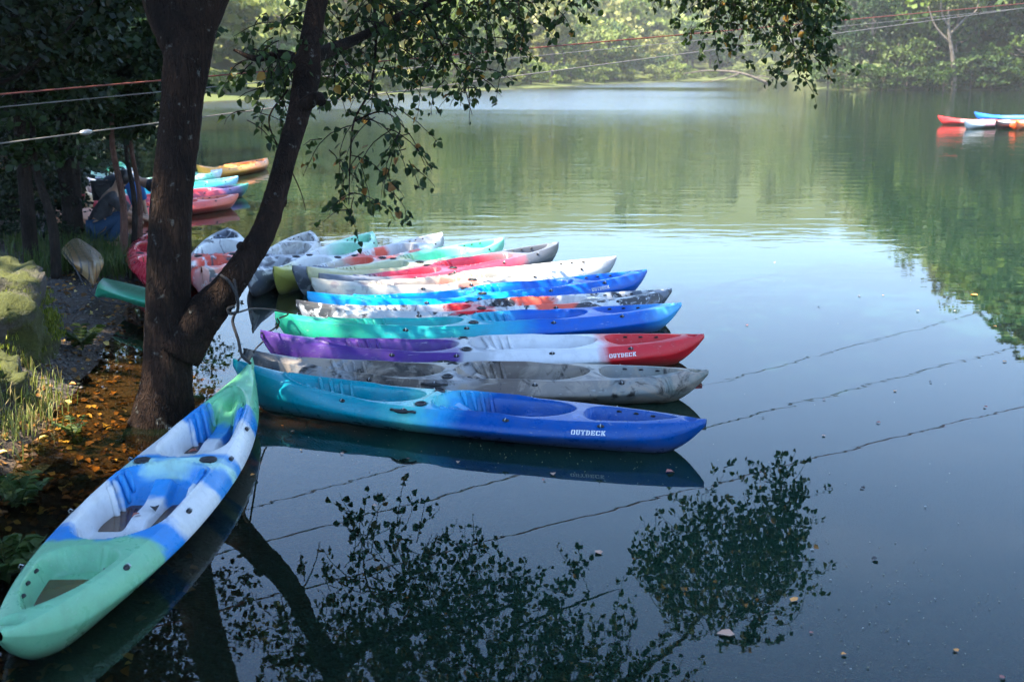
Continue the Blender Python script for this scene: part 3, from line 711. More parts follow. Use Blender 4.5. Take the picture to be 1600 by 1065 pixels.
# twigs and leaves
twig_mb = MB(); LP, LD, LS = [], [], []         # all leaves: base, direction, size
HP = []                                         # individual hanging leaves
def twig(p, d, length, droop, leafsz=.055, step=.045, individual=False, dens=1.0):
    n = max(4, int(length / .07)); pts = [Vector(p)]; d = Vector(d).normalized()
    for i in range(n):
        d = (d + Vector((random.gauss(0, .16), random.gauss(0, .16), -droop * .16 + random.gauss(0, .1)))).normalized(); pts.append(pts[-1] + d * (length / n))
    twig_mb.tube([tuple(q) for q in pts], interp_r([.005, .0022], len(pts)), 4, 0, False)
    k = int(length / step * dens)
    for j in range(k):
        t = random.uniform(.12, 1.0) * n; i = min(int(t), n - 1); q = pts[i].lerp(pts[i + 1], t - i)
        ax = (pts[i + 1] - pts[i]).normalized(); o = Vector((random.gauss(0, 1), random.gauss(0, 1), random.gauss(-.35, .7))).normalized()
        o = (o - ax * o.dot(ax) + ax * .35).normalized(); q = q + o * random.uniform(.008, .03)
        sz = leafsz * random.uniform(.65, 1.25)
        (HP if individual else LP).append((q, o, sz))
def spray(px, py, dist, spx, spy, n, length, droop=1.0, leafsz=.055, individual=False, dens=1.0, sd=.35):
    for _ in range(n):
        q = rel(at_d(px + random.gauss(0, spx), py + random.gauss(0, spy), dist + random.gauss(0, sd)))
        a = random.uniform(0, 2 * math.pi); twig(q, (math.cos(a) * .8, math.sin(a) * .8, random.uniform(-.6, .2)), length * random.uniform(.6, 1.3), droop, leafsz, individual=individual, dens=dens)
# crown over the top edge, thinning to the right
for (px, py, ds, sx, sy, n_, ln) in ((560, 0, 9.7, 60, 28, 28, .55), (640, 10, 10.2, 60, 30, 26, .55), (720, 0, 10.6, 50, 32, 26, .55), (790, -5, 11, 30, 22, 30, .5), (500, 60, 9.3, 40, 35, 18, .4), (450, 40, 9, 30, 25, 12, .35),
                                     (590, 70, 9.6, 50, 22, 13, .4), (680, 60, 10.3, 45, 25, 15, .45), (730, 105, 10.5, 20, 20, 10, .35),
                                     (470, 130, 9.0, 22, 35, 13, .3), (400, 95, 8.9, 22, 10, 9, .25), (420, 130, 8.95, 22, 18, 10, .3), (540, 130, 9.3, 30, 25, 9, .4), (610, 130, 9.6, 35, 22, 9, .4)):
    spray(px, py, ds, sx, sy, n_, ln, 1.0, .064)
for (px, py, ds, sx, sy, n_, ln) in ((1250, 20, 13.0, 20, 26, 27, .5), (1265, 75, 13.0, 15, 22, 22, .45), (1150, -10, 13.2, 36, 14, 18, .5), (1240, -50, 13.2, 50, 30, 40, .6), (1130, 30, 13.3, 28, 14, 7, .35), (1150, 75, 13.2, 8, 10, 4, .25), (910, -30, 12, 16, 12, 9, .45)):
    spray(px, py, ds, sx, sy, n_, ln, .9, .07)
# the long hanging sprays whose leaves can be told apart
for (px, py, ds, sx, sy, n_, ln) in ((560, 190, 9.3, 14, 10, 4, .5), (548, 250, 9.25, 10, 12, 5, .45), (545, 310, 9.2, 12, 12, 7, .35), (610, 200, 9.45, 16, 14, 5, .55), (640, 240, 9.55, 10, 12, 5, .45), (590, 300, 9.4, 16, 14, 3, .35), (735, 140, 10.6, 8, 10, 4, .4), (385, 180, 8.9, 10, 10, 3, .3), (1262, 110, 13, 12, 10, 5, .4)):
    spray(px, py, ds, sx, sy, n_, ln, 1.5, .066, True, .75, .12)
# upper crown: out of frame above, seen mirrored in the lake, shading the boats
for (cx, cy, cz, rx, ry, rz, n_) in ((-1.6, 9.8, 4.3, 1.6, 1.3, .7, 330), (-.3, 10.8, 4.2, 1.5, 1.2, .8, 390), (1.0, 11.6, 4.3, .8, .8, .5, 60), (-2.8, 8.3, 5.2, 1.5, 1.8, .9, 200), (2.5, 12.7, 3.7, .8, .7, .6, 220), (-1.2, 8.2, 6.2, 2.6, 2.2, .9, 300), (-4.2, 7.0, 5.4, 1.7, 1.8, .7, 200), (-2.0, 6.2, 6.2, 2.0, 1.6, .7, 200), (.6, 10, 6.4, 2.6, 1.8, .8, 260)):
    for _ in range(n_):
        u = Vector(unit(1)[0]); r = random.random() ** .4
        q = Vector((cx + u.x * rx * r, cy + u.y * ry * r, cz + u.z * rz * r)) - TB
        big = cz > 5.5
        twig(q, (u.x, u.y, random.uniform(-.6, .1)), random.uniform(.4, .8), 1.0, 0.095 if big else .068, step=.06 if big else .045)
tag(link('twigs', twig_mb.mesh('twigs'), M['bark_dark'], tree), kind='stuff')
def leaf_arrays(LL):
    P = np.array([tuple(q) for q, o, s_ in LL]); D = np.array([tuple(o) for q, o, s_ in LL]) + np.array([0, 0, -.5]); S_ = np.array([s_ for q, o, s_ in LL])
    return P, D, unit(len(P)) + np.array([0, 0, .6]), S_
random.shuffle(HP); LP += HP[300:]; HP = HP[:300]
V, F = leaf_mesh(*leaf_arrays(LP)); tag(link('crown', mesh_np('crown', V, F), M['leaf_main'], tree), kind='stuff')
leaf_mes = []
for k in range(6):
    V, F = leaf_mesh(np.zeros((1, 3)), np.array([[1., 0, 0]]), np.array([[0, 0, 1.]]), np.array([1.0]), width=.34 + .03 * k, fold=.1 + .04 * k); leaf_mes.append(mesh_np('leaf', V, F))
leaf_single = []
for nm, c in (('leaf_green', (.022, .044, .012)), ('leaf_deep', (.014, .03, .009)), ('leaf_olive', (.05, .065, .018)), ('leaf_rust', (.22, .10, .03))):
    leaf_single.append(foliage(nm, [q * .8 for q in c], [q * 1.2 for q in c], transl=.34))
for i, (q, o, sz) in enumerate(HP):
    lf = link('leaf', leaf_mes[i % 6], leaf_single[random.choices((0, 1, 2, 3), (40, 40, 15, 5))[0]], tree, q)
    d = (o + Vector((0, 0, -.6))).normalized(); lf.rotation_mode = 'QUATERNION'
    lf.rotation_quaternion = d.to_track_quat('X', 'Z') @ Matrix.Rotation(random.uniform(-1.2, 1.2), 3, 'X').to_quaternion(); lf.scale = (sz,) * 3

# ------------------------------------------------------------------ other trees
def blob_crown(n_clump, per, R, lsz, flat=1.0, noise_=.25, conical=False, z0=0.0):
    """leaf clumps spread through an uneven crown volume"""
    C = unit(n_clump); rad = RNG.uniform(.35, 1.0, n_clump) ** .5
    C = C * rad[:, None] * np.array(R)
    if conical:
        t = RNG.uniform(0, 1, n_clump) ** 1.3; a = RNG.uniform(0, 2 * np.pi, n_clump); rr = (1 - t) * RNG.uniform(.45, 1, n_clump)
        C = np.stack([np.cos(a) * rr * R[0], np.sin(a) * rr * R[1], (t * 2 - 1) * R[2]], 1)
    C = C * (1 + RNG.normal(0, noise_ * .5, (n_clump, 1)))
    cr = RNG.uniform(.16, .34, n_clump) * max(R[0], R[1]) * (.75 if conical else 1)
    U = unit(n_clump * per); idx = np.repeat(np.arange(n_clump), per)
    U[:, 2] = np.abs(U[:, 2]) * .9 + U[:, 2] * .1
    P = C[idx] + U * (cr[idx] * RNG.uniform(.6, 1.05, len(idx)))[:, None] * np.array([1, 1, .75 * flat])
    D = U + unit(len(P)) * .8 + np.array([0, 0, -.35]); Nn = U + unit(len(P)) * .6
    return P + np.array([0, 0, z0]), D, Nn, RNG.uniform(.6, 1.3, len(P)) * lsz
def tree_template(h, R, n_clump, per, lsz, trunk_r, conical=False, six=False, crown_base=.4, bare=0.0, lean=0.0):
    """returns trunk mesh, crown mesh; base at the origin"""
    cz = h - R[2]; mb = MB()
    top = (lean * h * .8, 0, h * .85)
    tr_ = catmull([(0, 0, -.4), (lean * h * .15 + RNG.normal(0, .1), RNG.normal(0, .1), h * .3), (lean * h * .45, RNG.normal(0, .15), h * .6), top], 5)
    mb.tube(tr_, interp_r([trunk_r * 1.25, trunk_r, trunk_r * .7, trunk_r * .2], len(tr_)), 8, .06)
    for k in range(7):
        a = k * 2.4; z1 = h * RNG.uniform(crown_base * .8, .75); b0 = Vector((lean * z1, 0, z1)); e = b0 + Vector((math.cos(a) * R[0] * .8, math.sin(a) * R[1] * .8, RNG.uniform(.1, .3) * h))
        pts = catmull([b0, b0.lerp(e, .5) + Vector((0, 0, -.05 * h)), e], 4); mb.tube(pts, interp_r([trunk_r * .45, trunk_r * .12], len(pts)), 5)
    P, D, Nn, S_ = blob_crown(n_clump, per, R, lsz, conical=conical, z0=cz); P = P + np.array([lean * cz, 0, 0])
    V, F = leaf_mesh(P, D, Nn, S_, six=six, width=.45)
    return mb.mesh('trunk'), mesh_np('crown', V, F)
def put_tree(name, label, cat, group, tmpl, loc, scale, rz, tint, bark_=None, leafm=None):
    root = empty(name, loc, rz); root.scale = scale if hasattr(scale, '__len__') else (scale,) * 3
    tag(root, label, cat, group)
    t = link('trunk', tmpl[0], bark_ or M['bark_pale'], root); c = link('crown', tmpl[1], leafm or M['leaf_far'], root)
    c.color = (*tint, 1); return root
T_round = [tree_template(8, (3.0, 3.0, 3.1), 46, 46, .42, .2) for _ in range(3)]
T_tall = [tree_template(12, (2.8, 2.8, 4.6), 60, 46, .42, .22, crown_base=.35) for _ in range(2)]
T_bush = [tree_template(4.5, (2.6, 2.6, 2.2), 36, 46, .34, .1, crown_base=.1) for _ in range(2)]
T_pine = [tree_template(14, (2.4, 2.4, 5.6), 70, 40, .42, .2, conical=True)]
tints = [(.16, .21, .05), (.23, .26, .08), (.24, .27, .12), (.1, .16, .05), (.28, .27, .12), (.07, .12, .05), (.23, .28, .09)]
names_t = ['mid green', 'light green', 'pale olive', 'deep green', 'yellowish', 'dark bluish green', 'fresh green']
def along(pts, n_, off):
    P = np.array(pts, float); seg = np.linalg.norm(np.diff(P, axis=0), axis=1); cum = np.concatenate([[0], np.cumsum(seg)])
    for u in (np.arange(n_) + .5) / n_ * cum[-1]:
        k = min(np.searchsorted(cum, u) - 1, len(seg) - 1); t = (u - cum[k]) / seg[k]; p_ = P[k] * (1 - t) + P[k + 1] * t; d = (P[k + 1] - P[k]) / seg[k]
        nrm = np.array([-d[1], d[0]]); yield p_ + nrm * off(), d
ordw = ['first', 'second', 'third', 'fourth', 'fifth', 'sixth', 'seventh', 'eighth', 'ninth', 'tenth', 'eleventh', 'twelfth', 'thirteenth', 'fourteenth', 'fifteenth', 'sixteenth', 'seventeenth', 'eighteenth', 'nineteenth', 'twentieth',
        'twenty-first', 'twenty-second', 'twenty-third', 'twenty-fourth', 'twenty-fifth', 'twenty-sixth', 'twenty-seventh', 'twenty-eighth', 'twenty-ninth', 'thirtieth', 'thirty-first', 'thirty-second', 'thirty-third', 'thirty-fourth']
# far shore, first row
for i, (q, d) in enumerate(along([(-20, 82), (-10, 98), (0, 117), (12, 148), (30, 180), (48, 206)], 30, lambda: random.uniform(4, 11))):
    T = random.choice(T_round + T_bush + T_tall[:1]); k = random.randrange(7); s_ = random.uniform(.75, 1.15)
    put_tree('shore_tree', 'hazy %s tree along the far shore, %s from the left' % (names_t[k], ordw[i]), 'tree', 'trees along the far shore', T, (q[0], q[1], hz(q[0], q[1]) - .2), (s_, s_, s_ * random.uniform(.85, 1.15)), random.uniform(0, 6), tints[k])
# right bank, nearer and darker
rb = [(1302, 9, 8, 0, 3), (1345, 5, 9.5, 1, 5), (1385, 3.5, 5.2, 2, 4), (1412, 3, 4.6, 2, 2), (1440, 10, 11, 0, 0), (1472, 3.6, 9, 1, 2), (1500, 9, 10, 0, 5), (1520, 3, 4.2, 2, 0), (1550, 6, 9, 0, 3), (1578, 3, 5, 2, 1), (1604, 5, 9, 0, 4),
      (1330, 20, 11, 1, 5), (1375, 19, 10, 0, 3), (1420, 22, 12, 1, 0), (1470, 21, 11, 0, 2), (1515, 20, 12, 1, 5), (1560, 19, 11, 0, 0), (1610, 20, 12, 1, 3), (1655, 6, 10, 0, 5), (1700, 12, 11, 0, 3)]
for i, (px, off, hh, kind, k) in enumerate(rb):
    y_ = 111.5 + off; x_ = (px - 800) / FPX * y_ * 1.0; T = (T_round, T_tall, T_bush)[kind]; T = T[i % len(T)]; base_h = (8, 12, 4.5)[kind]; s_ = hh / base_h
    put_tree('bank_tree', '%s %s on the right bank, %s from the left %s' % (names_t[k], ('round tree', 'tall tree', 'bush')[kind], ordw[i if off < 15 and i < 11 else (i - 11 if i < 18 else i - 7)], 'at the waterline' if i < 11 or i > 17 else 'up the slope'), 'tree', 'trees on the right bank', T,
             (x_, y_, hz(x_, y_) - .2), (s_, s_, s_), random.uniform(0, 6), [c * .38 * g_ for c, g_ in zip(tints[k], (.75, 1.1, .7))])
for i in range(16):
    x_ = 30 + 26 * (i + random.uniform(.1, .9)) / 16; y_ = 111.2 + random.uniform(.6, 2.2) + (3 if x_ < 33 else 0); k = random.choice((0, 3, 5, 2)); s_ = random.uniform(.45, .85)
    put_tree('waterside_bush', '%s bush overhanging the water of the right bank, %s from the left' % (names_t[k], ordw[i]), 'bush', 'bushes along the right bank waterline', T_bush[i % 2], (x_, y_, -.1), (s_ * 1.2, s_, s_ * random.uniform(.8, 1.1)), random.uniform(0, 6), [c * .38 * g_ for c, g_ in zip(tints[k], (.75, 1.1, .7))])
for i, (q, d) in enumerate(along([(-20, 82), (-10, 98), (0, 117), (12, 148), (30, 180), (48, 206)], 22, lambda: random.uniform(1.5, 4))):
    k = random.choice((1, 2, 6, 0, 3)); s_ = random.uniform(.35, .7)
    put_tree('waterside_bush', 'pale %s bush on the far waterline, %s from the left' % (names_t[k], ordw[i]), 'bush', 'bushes along the far waterline', T_bush[i % 2], (q[0], q[1], -.05), (s_ * 1.3, s_, s_), random.uniform(0, 6), tints[k])
# a pale bare-stemmed tree on the right bank
mb = MB(); bx, by = (1480 - 800) / FPX * 110.8, 111.6
for c, r in (([(0, 0, -.3), (-.3, 0, 2.5), (-.9, 0, 5), (-1.2, 0, 7.5)], [.28, .22, .17, .08]), ([(-.7, 0, 4.2), (-2.2, .2, 5.8), (-3, .3, 7.6)], [.14, .1, .05]), ([(-.9, 0, 5), (.5, -.2, 6.6), (1.4, 0, 7.2), (1.6, 0, 8.4)], [.13, .1, .07, .04]), ([(-1, 0, 5.6), (-1.9, -.2, 7.2), (-2, 0, 9)], [.11, .08, .04])):
    p_ = catmull(c, 6); mb.tube(p_, interp_r(r, len(p_)), 8, .05)
bt = empty('bare_tree', (bx, by, hz(bx, by) + .1)); tag(bt, 'pale leaning trunk with bare forked limbs on the right bank', 'tree')
link('trunk', mb.mesh('trunk'), M['bark_pale'], bt)
cr_ = link('crown', T_bush[0][1], M['leaf_far'], bt, (-.8, .6, 6.4)); cr_.color = (.1, .12, .04, 1); cr_.scale = (.9, .7, .7)
# wooded slopes behind: one mass of forest
def wood(name, label, region, n_, hrange, lsz, tint_ids, per_clump=26):
    Vs, Fs, Cs, off = [], [], [], 0
    made = 0; C = np.array([region() for _ in range(n_ * 4)]); C = C[sdf(C[:, 0], C[:, 1]) > 8]; C = (C[C[:, 0] > .28 * C[:, 1]] if name == 'right_wood' else C)[:n_]; CZ = H(C[:, 0], C[:, 1])
    for (x_, y_), z_ in zip(C, CZ):
        h_ = random.uniform(*hrange); r_ = h_ * random.uniform(.3, .42); con = random.random() < .2
        P, D, Nn, S_ = blob_crown(26, per_clump, (r_ * (.7 if con else 1), r_ * (.7 if con else 1), h_ * .42), lsz, conical=con, z0=h_ * .55)
        V, F = leaf_mesh(P + np.array([x_, y_, z_]), D, Nn, S_, six=False, width=.5)
        t = np.array(tints[random.choice(tint_ids)]) * random.uniform(.8, 1.2) * (np.array([.75, .85, .5]) if name == 'right_wood' else 1)
        Vs.append(V); Fs.append(F + off); off += len(V); Cs.append(np.tile(np.append(t, 1), (len(V), 1))); made += 1
    me = mesh_np(name, np.vstack(Vs), np.vstack(Fs)); ca = me.color_attributes.new('tint', 'FLOAT_COLOR', 'POINT'); ca.data.foreach_set('color', np.vstack(Cs).astype(np.float32).ravel())
    return tag(link(name, me, M['wood']), label, 'forest', kind='stuff')
m = foliage('leaf_wood', (.5, .6, .35), (1, 1, .75), transl=.25); nt = m.node_tree
at_ = nd(nt, 'ShaderNodeAttribute', attribute_name='tint')
src = nt.nodes['Principled BSDF'].inputs['Base Color'].links[0].from_socket
mm = mixrgb(nt, 1.0, src, at_.outputs['Color'], 'MULTIPLY'); nt.links.new(mm, nt.nodes['Principled BSDF'].inputs['Base Color'])
tr_n = [q for q in nt.nodes if q.type == 'BSDF_TRANSLUCENT'][0]; nt.links.new(mm, tr_n.inputs[0]); M['wood'] = m
def reg_far():
    u = random.random(); k = random.uniform(0, 1) ** .8
    base = np.array([(-24, 82), (0, 117), (12, 148), (30, 180), (50, 210)]); t = u * 4; i_ = min(int(t), 3); p_ = base[i_] * (1 - t + i_) + base[i_ + 1] * (t - i_)
    return p_[0] - 75 * k * .75 + random.gauss(0, 3), p_[1] + 95 * k * .75 + random.gauss(0, 3)
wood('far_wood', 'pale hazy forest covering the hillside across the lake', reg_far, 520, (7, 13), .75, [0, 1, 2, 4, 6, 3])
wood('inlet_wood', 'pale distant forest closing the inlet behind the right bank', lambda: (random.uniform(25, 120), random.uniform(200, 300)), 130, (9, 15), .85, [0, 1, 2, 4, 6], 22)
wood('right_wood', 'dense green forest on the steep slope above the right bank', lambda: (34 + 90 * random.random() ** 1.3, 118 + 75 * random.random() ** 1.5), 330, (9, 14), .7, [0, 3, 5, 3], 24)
# dark trees crowding the left bank
T_dark = [tree_template(9, (2.7, 2.7, 3.15), 100, 130, .105, .10, crown_base=.4) for _ in range(3)]
T_cyp = [tree_template(9, (1.7, 1.7, 3.5), 100, 100, .09, .13, conical=True, crown_base=.3)]
T_small = [tree_template(3.2, (.9, .9, 1.0), 40, 60, .09, .035, crown_base=.35)]
LT = 'trees crowding the left bank'
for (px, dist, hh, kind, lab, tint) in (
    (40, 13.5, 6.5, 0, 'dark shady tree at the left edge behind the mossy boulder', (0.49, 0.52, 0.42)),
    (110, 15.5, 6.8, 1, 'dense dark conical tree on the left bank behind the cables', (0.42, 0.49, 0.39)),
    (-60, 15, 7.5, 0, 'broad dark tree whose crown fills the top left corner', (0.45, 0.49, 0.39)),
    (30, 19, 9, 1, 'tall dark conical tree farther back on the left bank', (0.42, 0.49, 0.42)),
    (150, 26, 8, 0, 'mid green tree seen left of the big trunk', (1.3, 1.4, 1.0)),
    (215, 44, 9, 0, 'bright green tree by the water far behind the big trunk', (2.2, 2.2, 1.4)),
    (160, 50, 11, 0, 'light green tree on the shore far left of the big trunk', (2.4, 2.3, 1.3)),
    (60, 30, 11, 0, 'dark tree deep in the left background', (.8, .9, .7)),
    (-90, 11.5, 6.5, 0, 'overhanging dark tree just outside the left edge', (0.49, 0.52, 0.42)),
    (-300, 12, 8, 0, 'unseen shade tree behind the left bank', (.8, .8, .6))):
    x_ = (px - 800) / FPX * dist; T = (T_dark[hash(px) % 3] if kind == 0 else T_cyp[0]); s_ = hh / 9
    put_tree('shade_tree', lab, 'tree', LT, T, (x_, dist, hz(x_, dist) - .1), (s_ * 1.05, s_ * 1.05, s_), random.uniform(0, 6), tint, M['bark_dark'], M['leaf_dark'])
T_high = tree_template(16, (3.4, 3.4, 3.2), 90, 110, .26, .22, crown_base=.6)  # high-crowned trees out of view, added to shade near water, boats and bank
for (x_, y_, hh, lab) in ((-4.7, 5.0, 15, 'unseen tall tree added for shade on the near left bank'), (-7.4, 1.6, 16, 'unseen tall tree added for shade beside the viewer on the left'), (-7.5, -1.5, 15, 'unseen tall tree added for shade behind the viewer on the left'), (-6.2, 3.2, 15, 'unseen tall tree added for shade next to the viewer on the left bank'), (-1.8, -1.8, 15, 'unseen tall tree added for shade just behind the viewer'), (3, -3.5, 14, 'unseen tall tree added for shade behind the viewer on the right'),
                          (-11, 10, 15, 'unseen tall tree added for shade behind the boulders'), (-12.5, 13.5, 15, 'unseen tall tree added for shade behind the gravel beach')):
    put_tree('shade_tree', lab, 'tree', LT, T_high, (x_, y_, hz(x_, y_) - .1), (hh / 16,) * 3, x_, (1.5, 1.5, 1.2), M['bark_dark'], M['leaf_dark'])
T_dbush = [tree_template(2.6, (1.5, 1.5, 1.3), 50, 90, .09, .05, crown_base=.1) for _ in range(2)]
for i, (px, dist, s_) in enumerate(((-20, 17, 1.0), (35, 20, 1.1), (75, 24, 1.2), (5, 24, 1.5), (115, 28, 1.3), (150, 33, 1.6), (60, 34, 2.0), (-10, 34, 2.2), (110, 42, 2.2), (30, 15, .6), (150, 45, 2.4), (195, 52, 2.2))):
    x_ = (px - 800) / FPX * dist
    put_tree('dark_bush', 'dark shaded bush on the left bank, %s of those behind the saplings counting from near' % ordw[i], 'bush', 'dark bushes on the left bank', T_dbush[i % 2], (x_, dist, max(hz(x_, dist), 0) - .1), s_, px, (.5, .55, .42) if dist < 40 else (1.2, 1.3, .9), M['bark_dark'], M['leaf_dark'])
# slim stems on the bank
def stem(label, px, py, dist, top_px, top_py, r, m_, crown=None):
    p0 = at_d(px, py, dist); x_, y_ = p0.x, p0.y; z_ = hz(x_, y_); o = empty('sapling', (x_, y_, z_)); tag(o, label, 'tree', 'slim saplings on the left bank')
    e = at_d(top_px, top_py, dist + .2) - Vector((x_, y_, z_)); mb = MB()
    pts = catmull([(0, 0, -.1), e * .35 + Vector((.05, 0, 0)), e * .7 + Vector((-.04, 0, 0)), e], 5); mb.tube(pts, interp_r([r * 1.2, r, r * .8, r * .5], len(pts)), 8, .05)
    link('trunk', mb.mesh('trunk'), m_, o)
    c = link('crown', (crown or T_small[0])[1], M['leaf_dark'], o, e + Vector((0, 0, -1.7))); c.color = (.9, 1, .7, 1); c.rotation_euler.z = px
stem('slender dark sapling rising from the gravel left of the striped kayak', 84, 392, 12.6, 50, 190, .055, M['bark_dark'])
stem('dark sapling with two bends at the far left behind the rock', 108, 352, 15, 96, 170, .13, M['bark_dark'])
stem('thin reddish sapling in front of the crouching person', 189, 372, 14.2, 176, 150, .045, M['bark_red'])
stem('thin dark sapling between the reddish one and the big trunk', 203, 358, 14.6, 200, 160, .035, M['bark_dark'])
stem('thin brown sapling nearest the big trunk', 212, 352, 14.9, 207, 150, .035, M['bark_red'])

# ------------------------------------------------------------------ two people by the water
skin_m = simple('skin', (.33, .19, .12), .55, var=.08); hair_m = simple('hair', (.012, .01, .009), .5)
shirt_m = simple('shirt_pattern', (.045, .045, .05), .85, var=.95, scale=22); jeans_m = simple('jeans', (.015, .05, .11), .85, var=.25); dark_m = simple('dark_shirt', (.02, .025, .035), .85); blue_m = simple('blue_sleeve', (.03, .12, .35), .85); trous_m = simple('trousers', (.04, .04, .045), .85)
def skin_mesh(name, verts, edges, radii, root=0, lv=2):
    me = bpy.data.meshes.new(name); me.from_pydata(verts, edges, []); o = bpy.data.objects.new(name, me); COL.objects.link(o)
    md = o.modifiers.new('skin', 'SKIN'); md.use_smooth_shade = True
    for k, r in enumerate(radii):
        sv = me.skin_vertices[0].data[k]; sv.radius = (r, r) if np.isscalar(r) else r; sv.use_root = (k == root)
    ss_ = o.modifiers.new('sub', 'SUBSURF'); ss_.levels = ss_.render_levels = lv
    dg = bpy.context.evaluated_depsgraph_get(); out = bpy.data.meshes.new_from_object(o.evaluated_get(dg)); bpy.data.objects.remove(o); smooth(out); out.name = name; return out
def person(label, loc, rz, J, top_mat, leg_mat, sleeve_mat=None):
    """J: dict of joints; a body, clothes over it, hair"""
    root = empty('person', loc, rz); tag(root, label, 'person')
    nm = ['pelvis', 'waist', 'chest', 'neck', 'head', 'crown', 'shl', 'ell', 'wrl', 'hal', 'shr', 'elr', 'wrr', 'har', 'hil', 'knl', 'anl', 'tol', 'hir', 'knr', 'anr', 'tor']
    rd = dict(pelvis=.12, waist=.115, chest=.13, neck=.05, head=(.085, .095), crown=.07, sh=.06, el=.042, wr=.03, ha=.035, hi=.085, kn=.058, an=.04, to=.035)
    vs = [J[k] for k in nm]; ix_ = {k: i for i, k in enumerate(nm)}
    ed = [('pelvis', 'waist'), ('waist', 'chest'), ('chest', 'neck'), ('neck', 'head'), ('head', 'crown')]
    for q in 'lr': ed += [('chest', 'sh' + q), ('sh' + q, 'el' + q), ('el' + q, 'wr' + q), ('wr' + q, 'ha' + q), ('pelvis', 'hi' + q), ('hi' + q, 'kn' + q), ('kn' + q, 'an' + q), ('an' + q, 'to' + q)]
    rr = [rd.get(k, rd.get(k[:2])) for k in nm]
    link('body', skin_mesh('body', vs, [(ix_[a], ix_[c]) for a, c in ed], rr), skin_m, root)
    def cloth(name, keys, edges, grow, m_):
        ii = {k: i for i, k in enumerate(keys)}
        link(name, skin_mesh(name, [J[k] if k in J else J[k[:3]] for k in keys], [(ii[a], ii[c]) for a, c in edges], [(np.array(rd.get(k, rd.get(k[:2]))) * grow + .012).tolist() if not np.isscalar(rd.get(k, rd.get(k[:2]))) else rd.get(k, rd.get(k[:2])) * grow + .012 for k in keys]), m_, root)
    cloth('shirt', ['pelvis', 'waist', 'chest', 'neck', 'shl', 'ell', 'shr', 'elr'], [('pelvis', 'waist'), ('waist', 'chest'), ('chest', 'neck'), ('chest', 'shl'), ('shl', 'ell'), ('chest', 'shr'), ('shr', 'elr')], 1.12, top_mat)
    cloth('trousers', ['pelvis', 'hil', 'knl', 'anl', 'hir', 'knr', 'anr'], [('pelvis', 'hil'), ('hil', 'knl'), ('knl', 'anl'), ('pelvis', 'hir'), ('hir', 'knr'), ('knr', 'anr')], 1.1, leg_mat)
    h = Vector(J['head']); c = Vector(J['crown']); f = (c - h).normalized()
    mb = MB(); th = np.linspace(0, np.pi, 9); ph = np.linspace(0, 2 * np.pi, 14, endpoint=False); V_ = [(.1 * math.sin(a) * math.cos(b_) - .02, .1 * math.sin(a) * math.sin(b_), .11 * math.cos(a) + .03) for a in th[:7] for b_ in ph]
    F_ = [(a * 14 + b_, a * 14 + (b_ + 1) % 14, (a + 1) * 14 + (b_ + 1) % 14, (a + 1) * 14 + b_) for a in range(6) for b_ in range(14)]
    mb.add(V_, F_); o = link('hair', mb.mesh('hair'), hair_m, root, h.lerp(c, .4)); o.rotation_mode = 'QUATERNION'; o.rotation_quaternion = f.to_track_quat('Z', 'Y')
    if sleeve_mat: 
        for q in 'lr':
            mb = MB(); a, e = Vector(J['sh' + q]), Vector(J['el' + q]); mb.tube([a, a.lerp(e, .5), e], [.085, .075, .066], 10); link('sleeve', mb.mesh('sleeve'), sleeve_mat, root)
    return root
squat = dict(pelvis=(0, 0, .24), waist=(.07, 0, .42), chest=(.2, 0, .62), neck=(.3, 0, .76), head=(.37, 0, .85), crown=(.41, 0, .95), shl=(.24, .19, .66), ell=(.44, .2, .46), wrl=(.62, .1, .38), hal=(.7, .08, .35), shr=(.24, -.19, .66), elr=(.44, -.2, .46), wrr=(.62, -.1, .38), har=(.7, -.08, .35),
             hil=(.03, .12, .24), knl=(.4, .17, .44), anl=(.16, .16, .07), tol=(.32, .18, .04), hir=(.03, -.12, .24), knr=(.4, -.17, .44), anr=(.16, -.16, .07), tor=(.32, -.18, .04))
stoop = dict(pelvis=(0, 0, .78), waist=(.14, 0, .86), chest=(.36, 0, .88), neck=(.5, 0, .86), head=(.6, 0, .82), crown=(.69, 0, .8), shl=(.4, .19, .86), ell=(.46, .22, .58), wrl=(.5, .2, .36), hal=(.52, .2, .27), shr=(.4, -.19, .86), elr=(.46, -.22, .58), wrr=(.5, -.2, .36), har=(.52, -.2, .27),
             hil=(0, .1, .76), knl=(.12, .13, .42), anl=(0, .13, .08), tol=(.15, .14, .04), hir=(0, -.1, .76), knr=(.12, -.13, .42), anr=(0, -.13, .08), tor=(.15, -.14, .04))
p = at_d(160, 340, 15.3); person('person in patterned grey shirt and blue jeans crouching at the waterside', (p.x - .1, p.y, hz(p.x, p.y)), .25, squat, shirt_m, jeans_m)
p = at_d(200, 335, 16.2); person('person in dark shirt with blue sleeves stooping behind the thin saplings', (p.x - .3, p.y, hz(p.x, p.y) - .02), .1, stoop, dark_m, trous_m, blue_m)

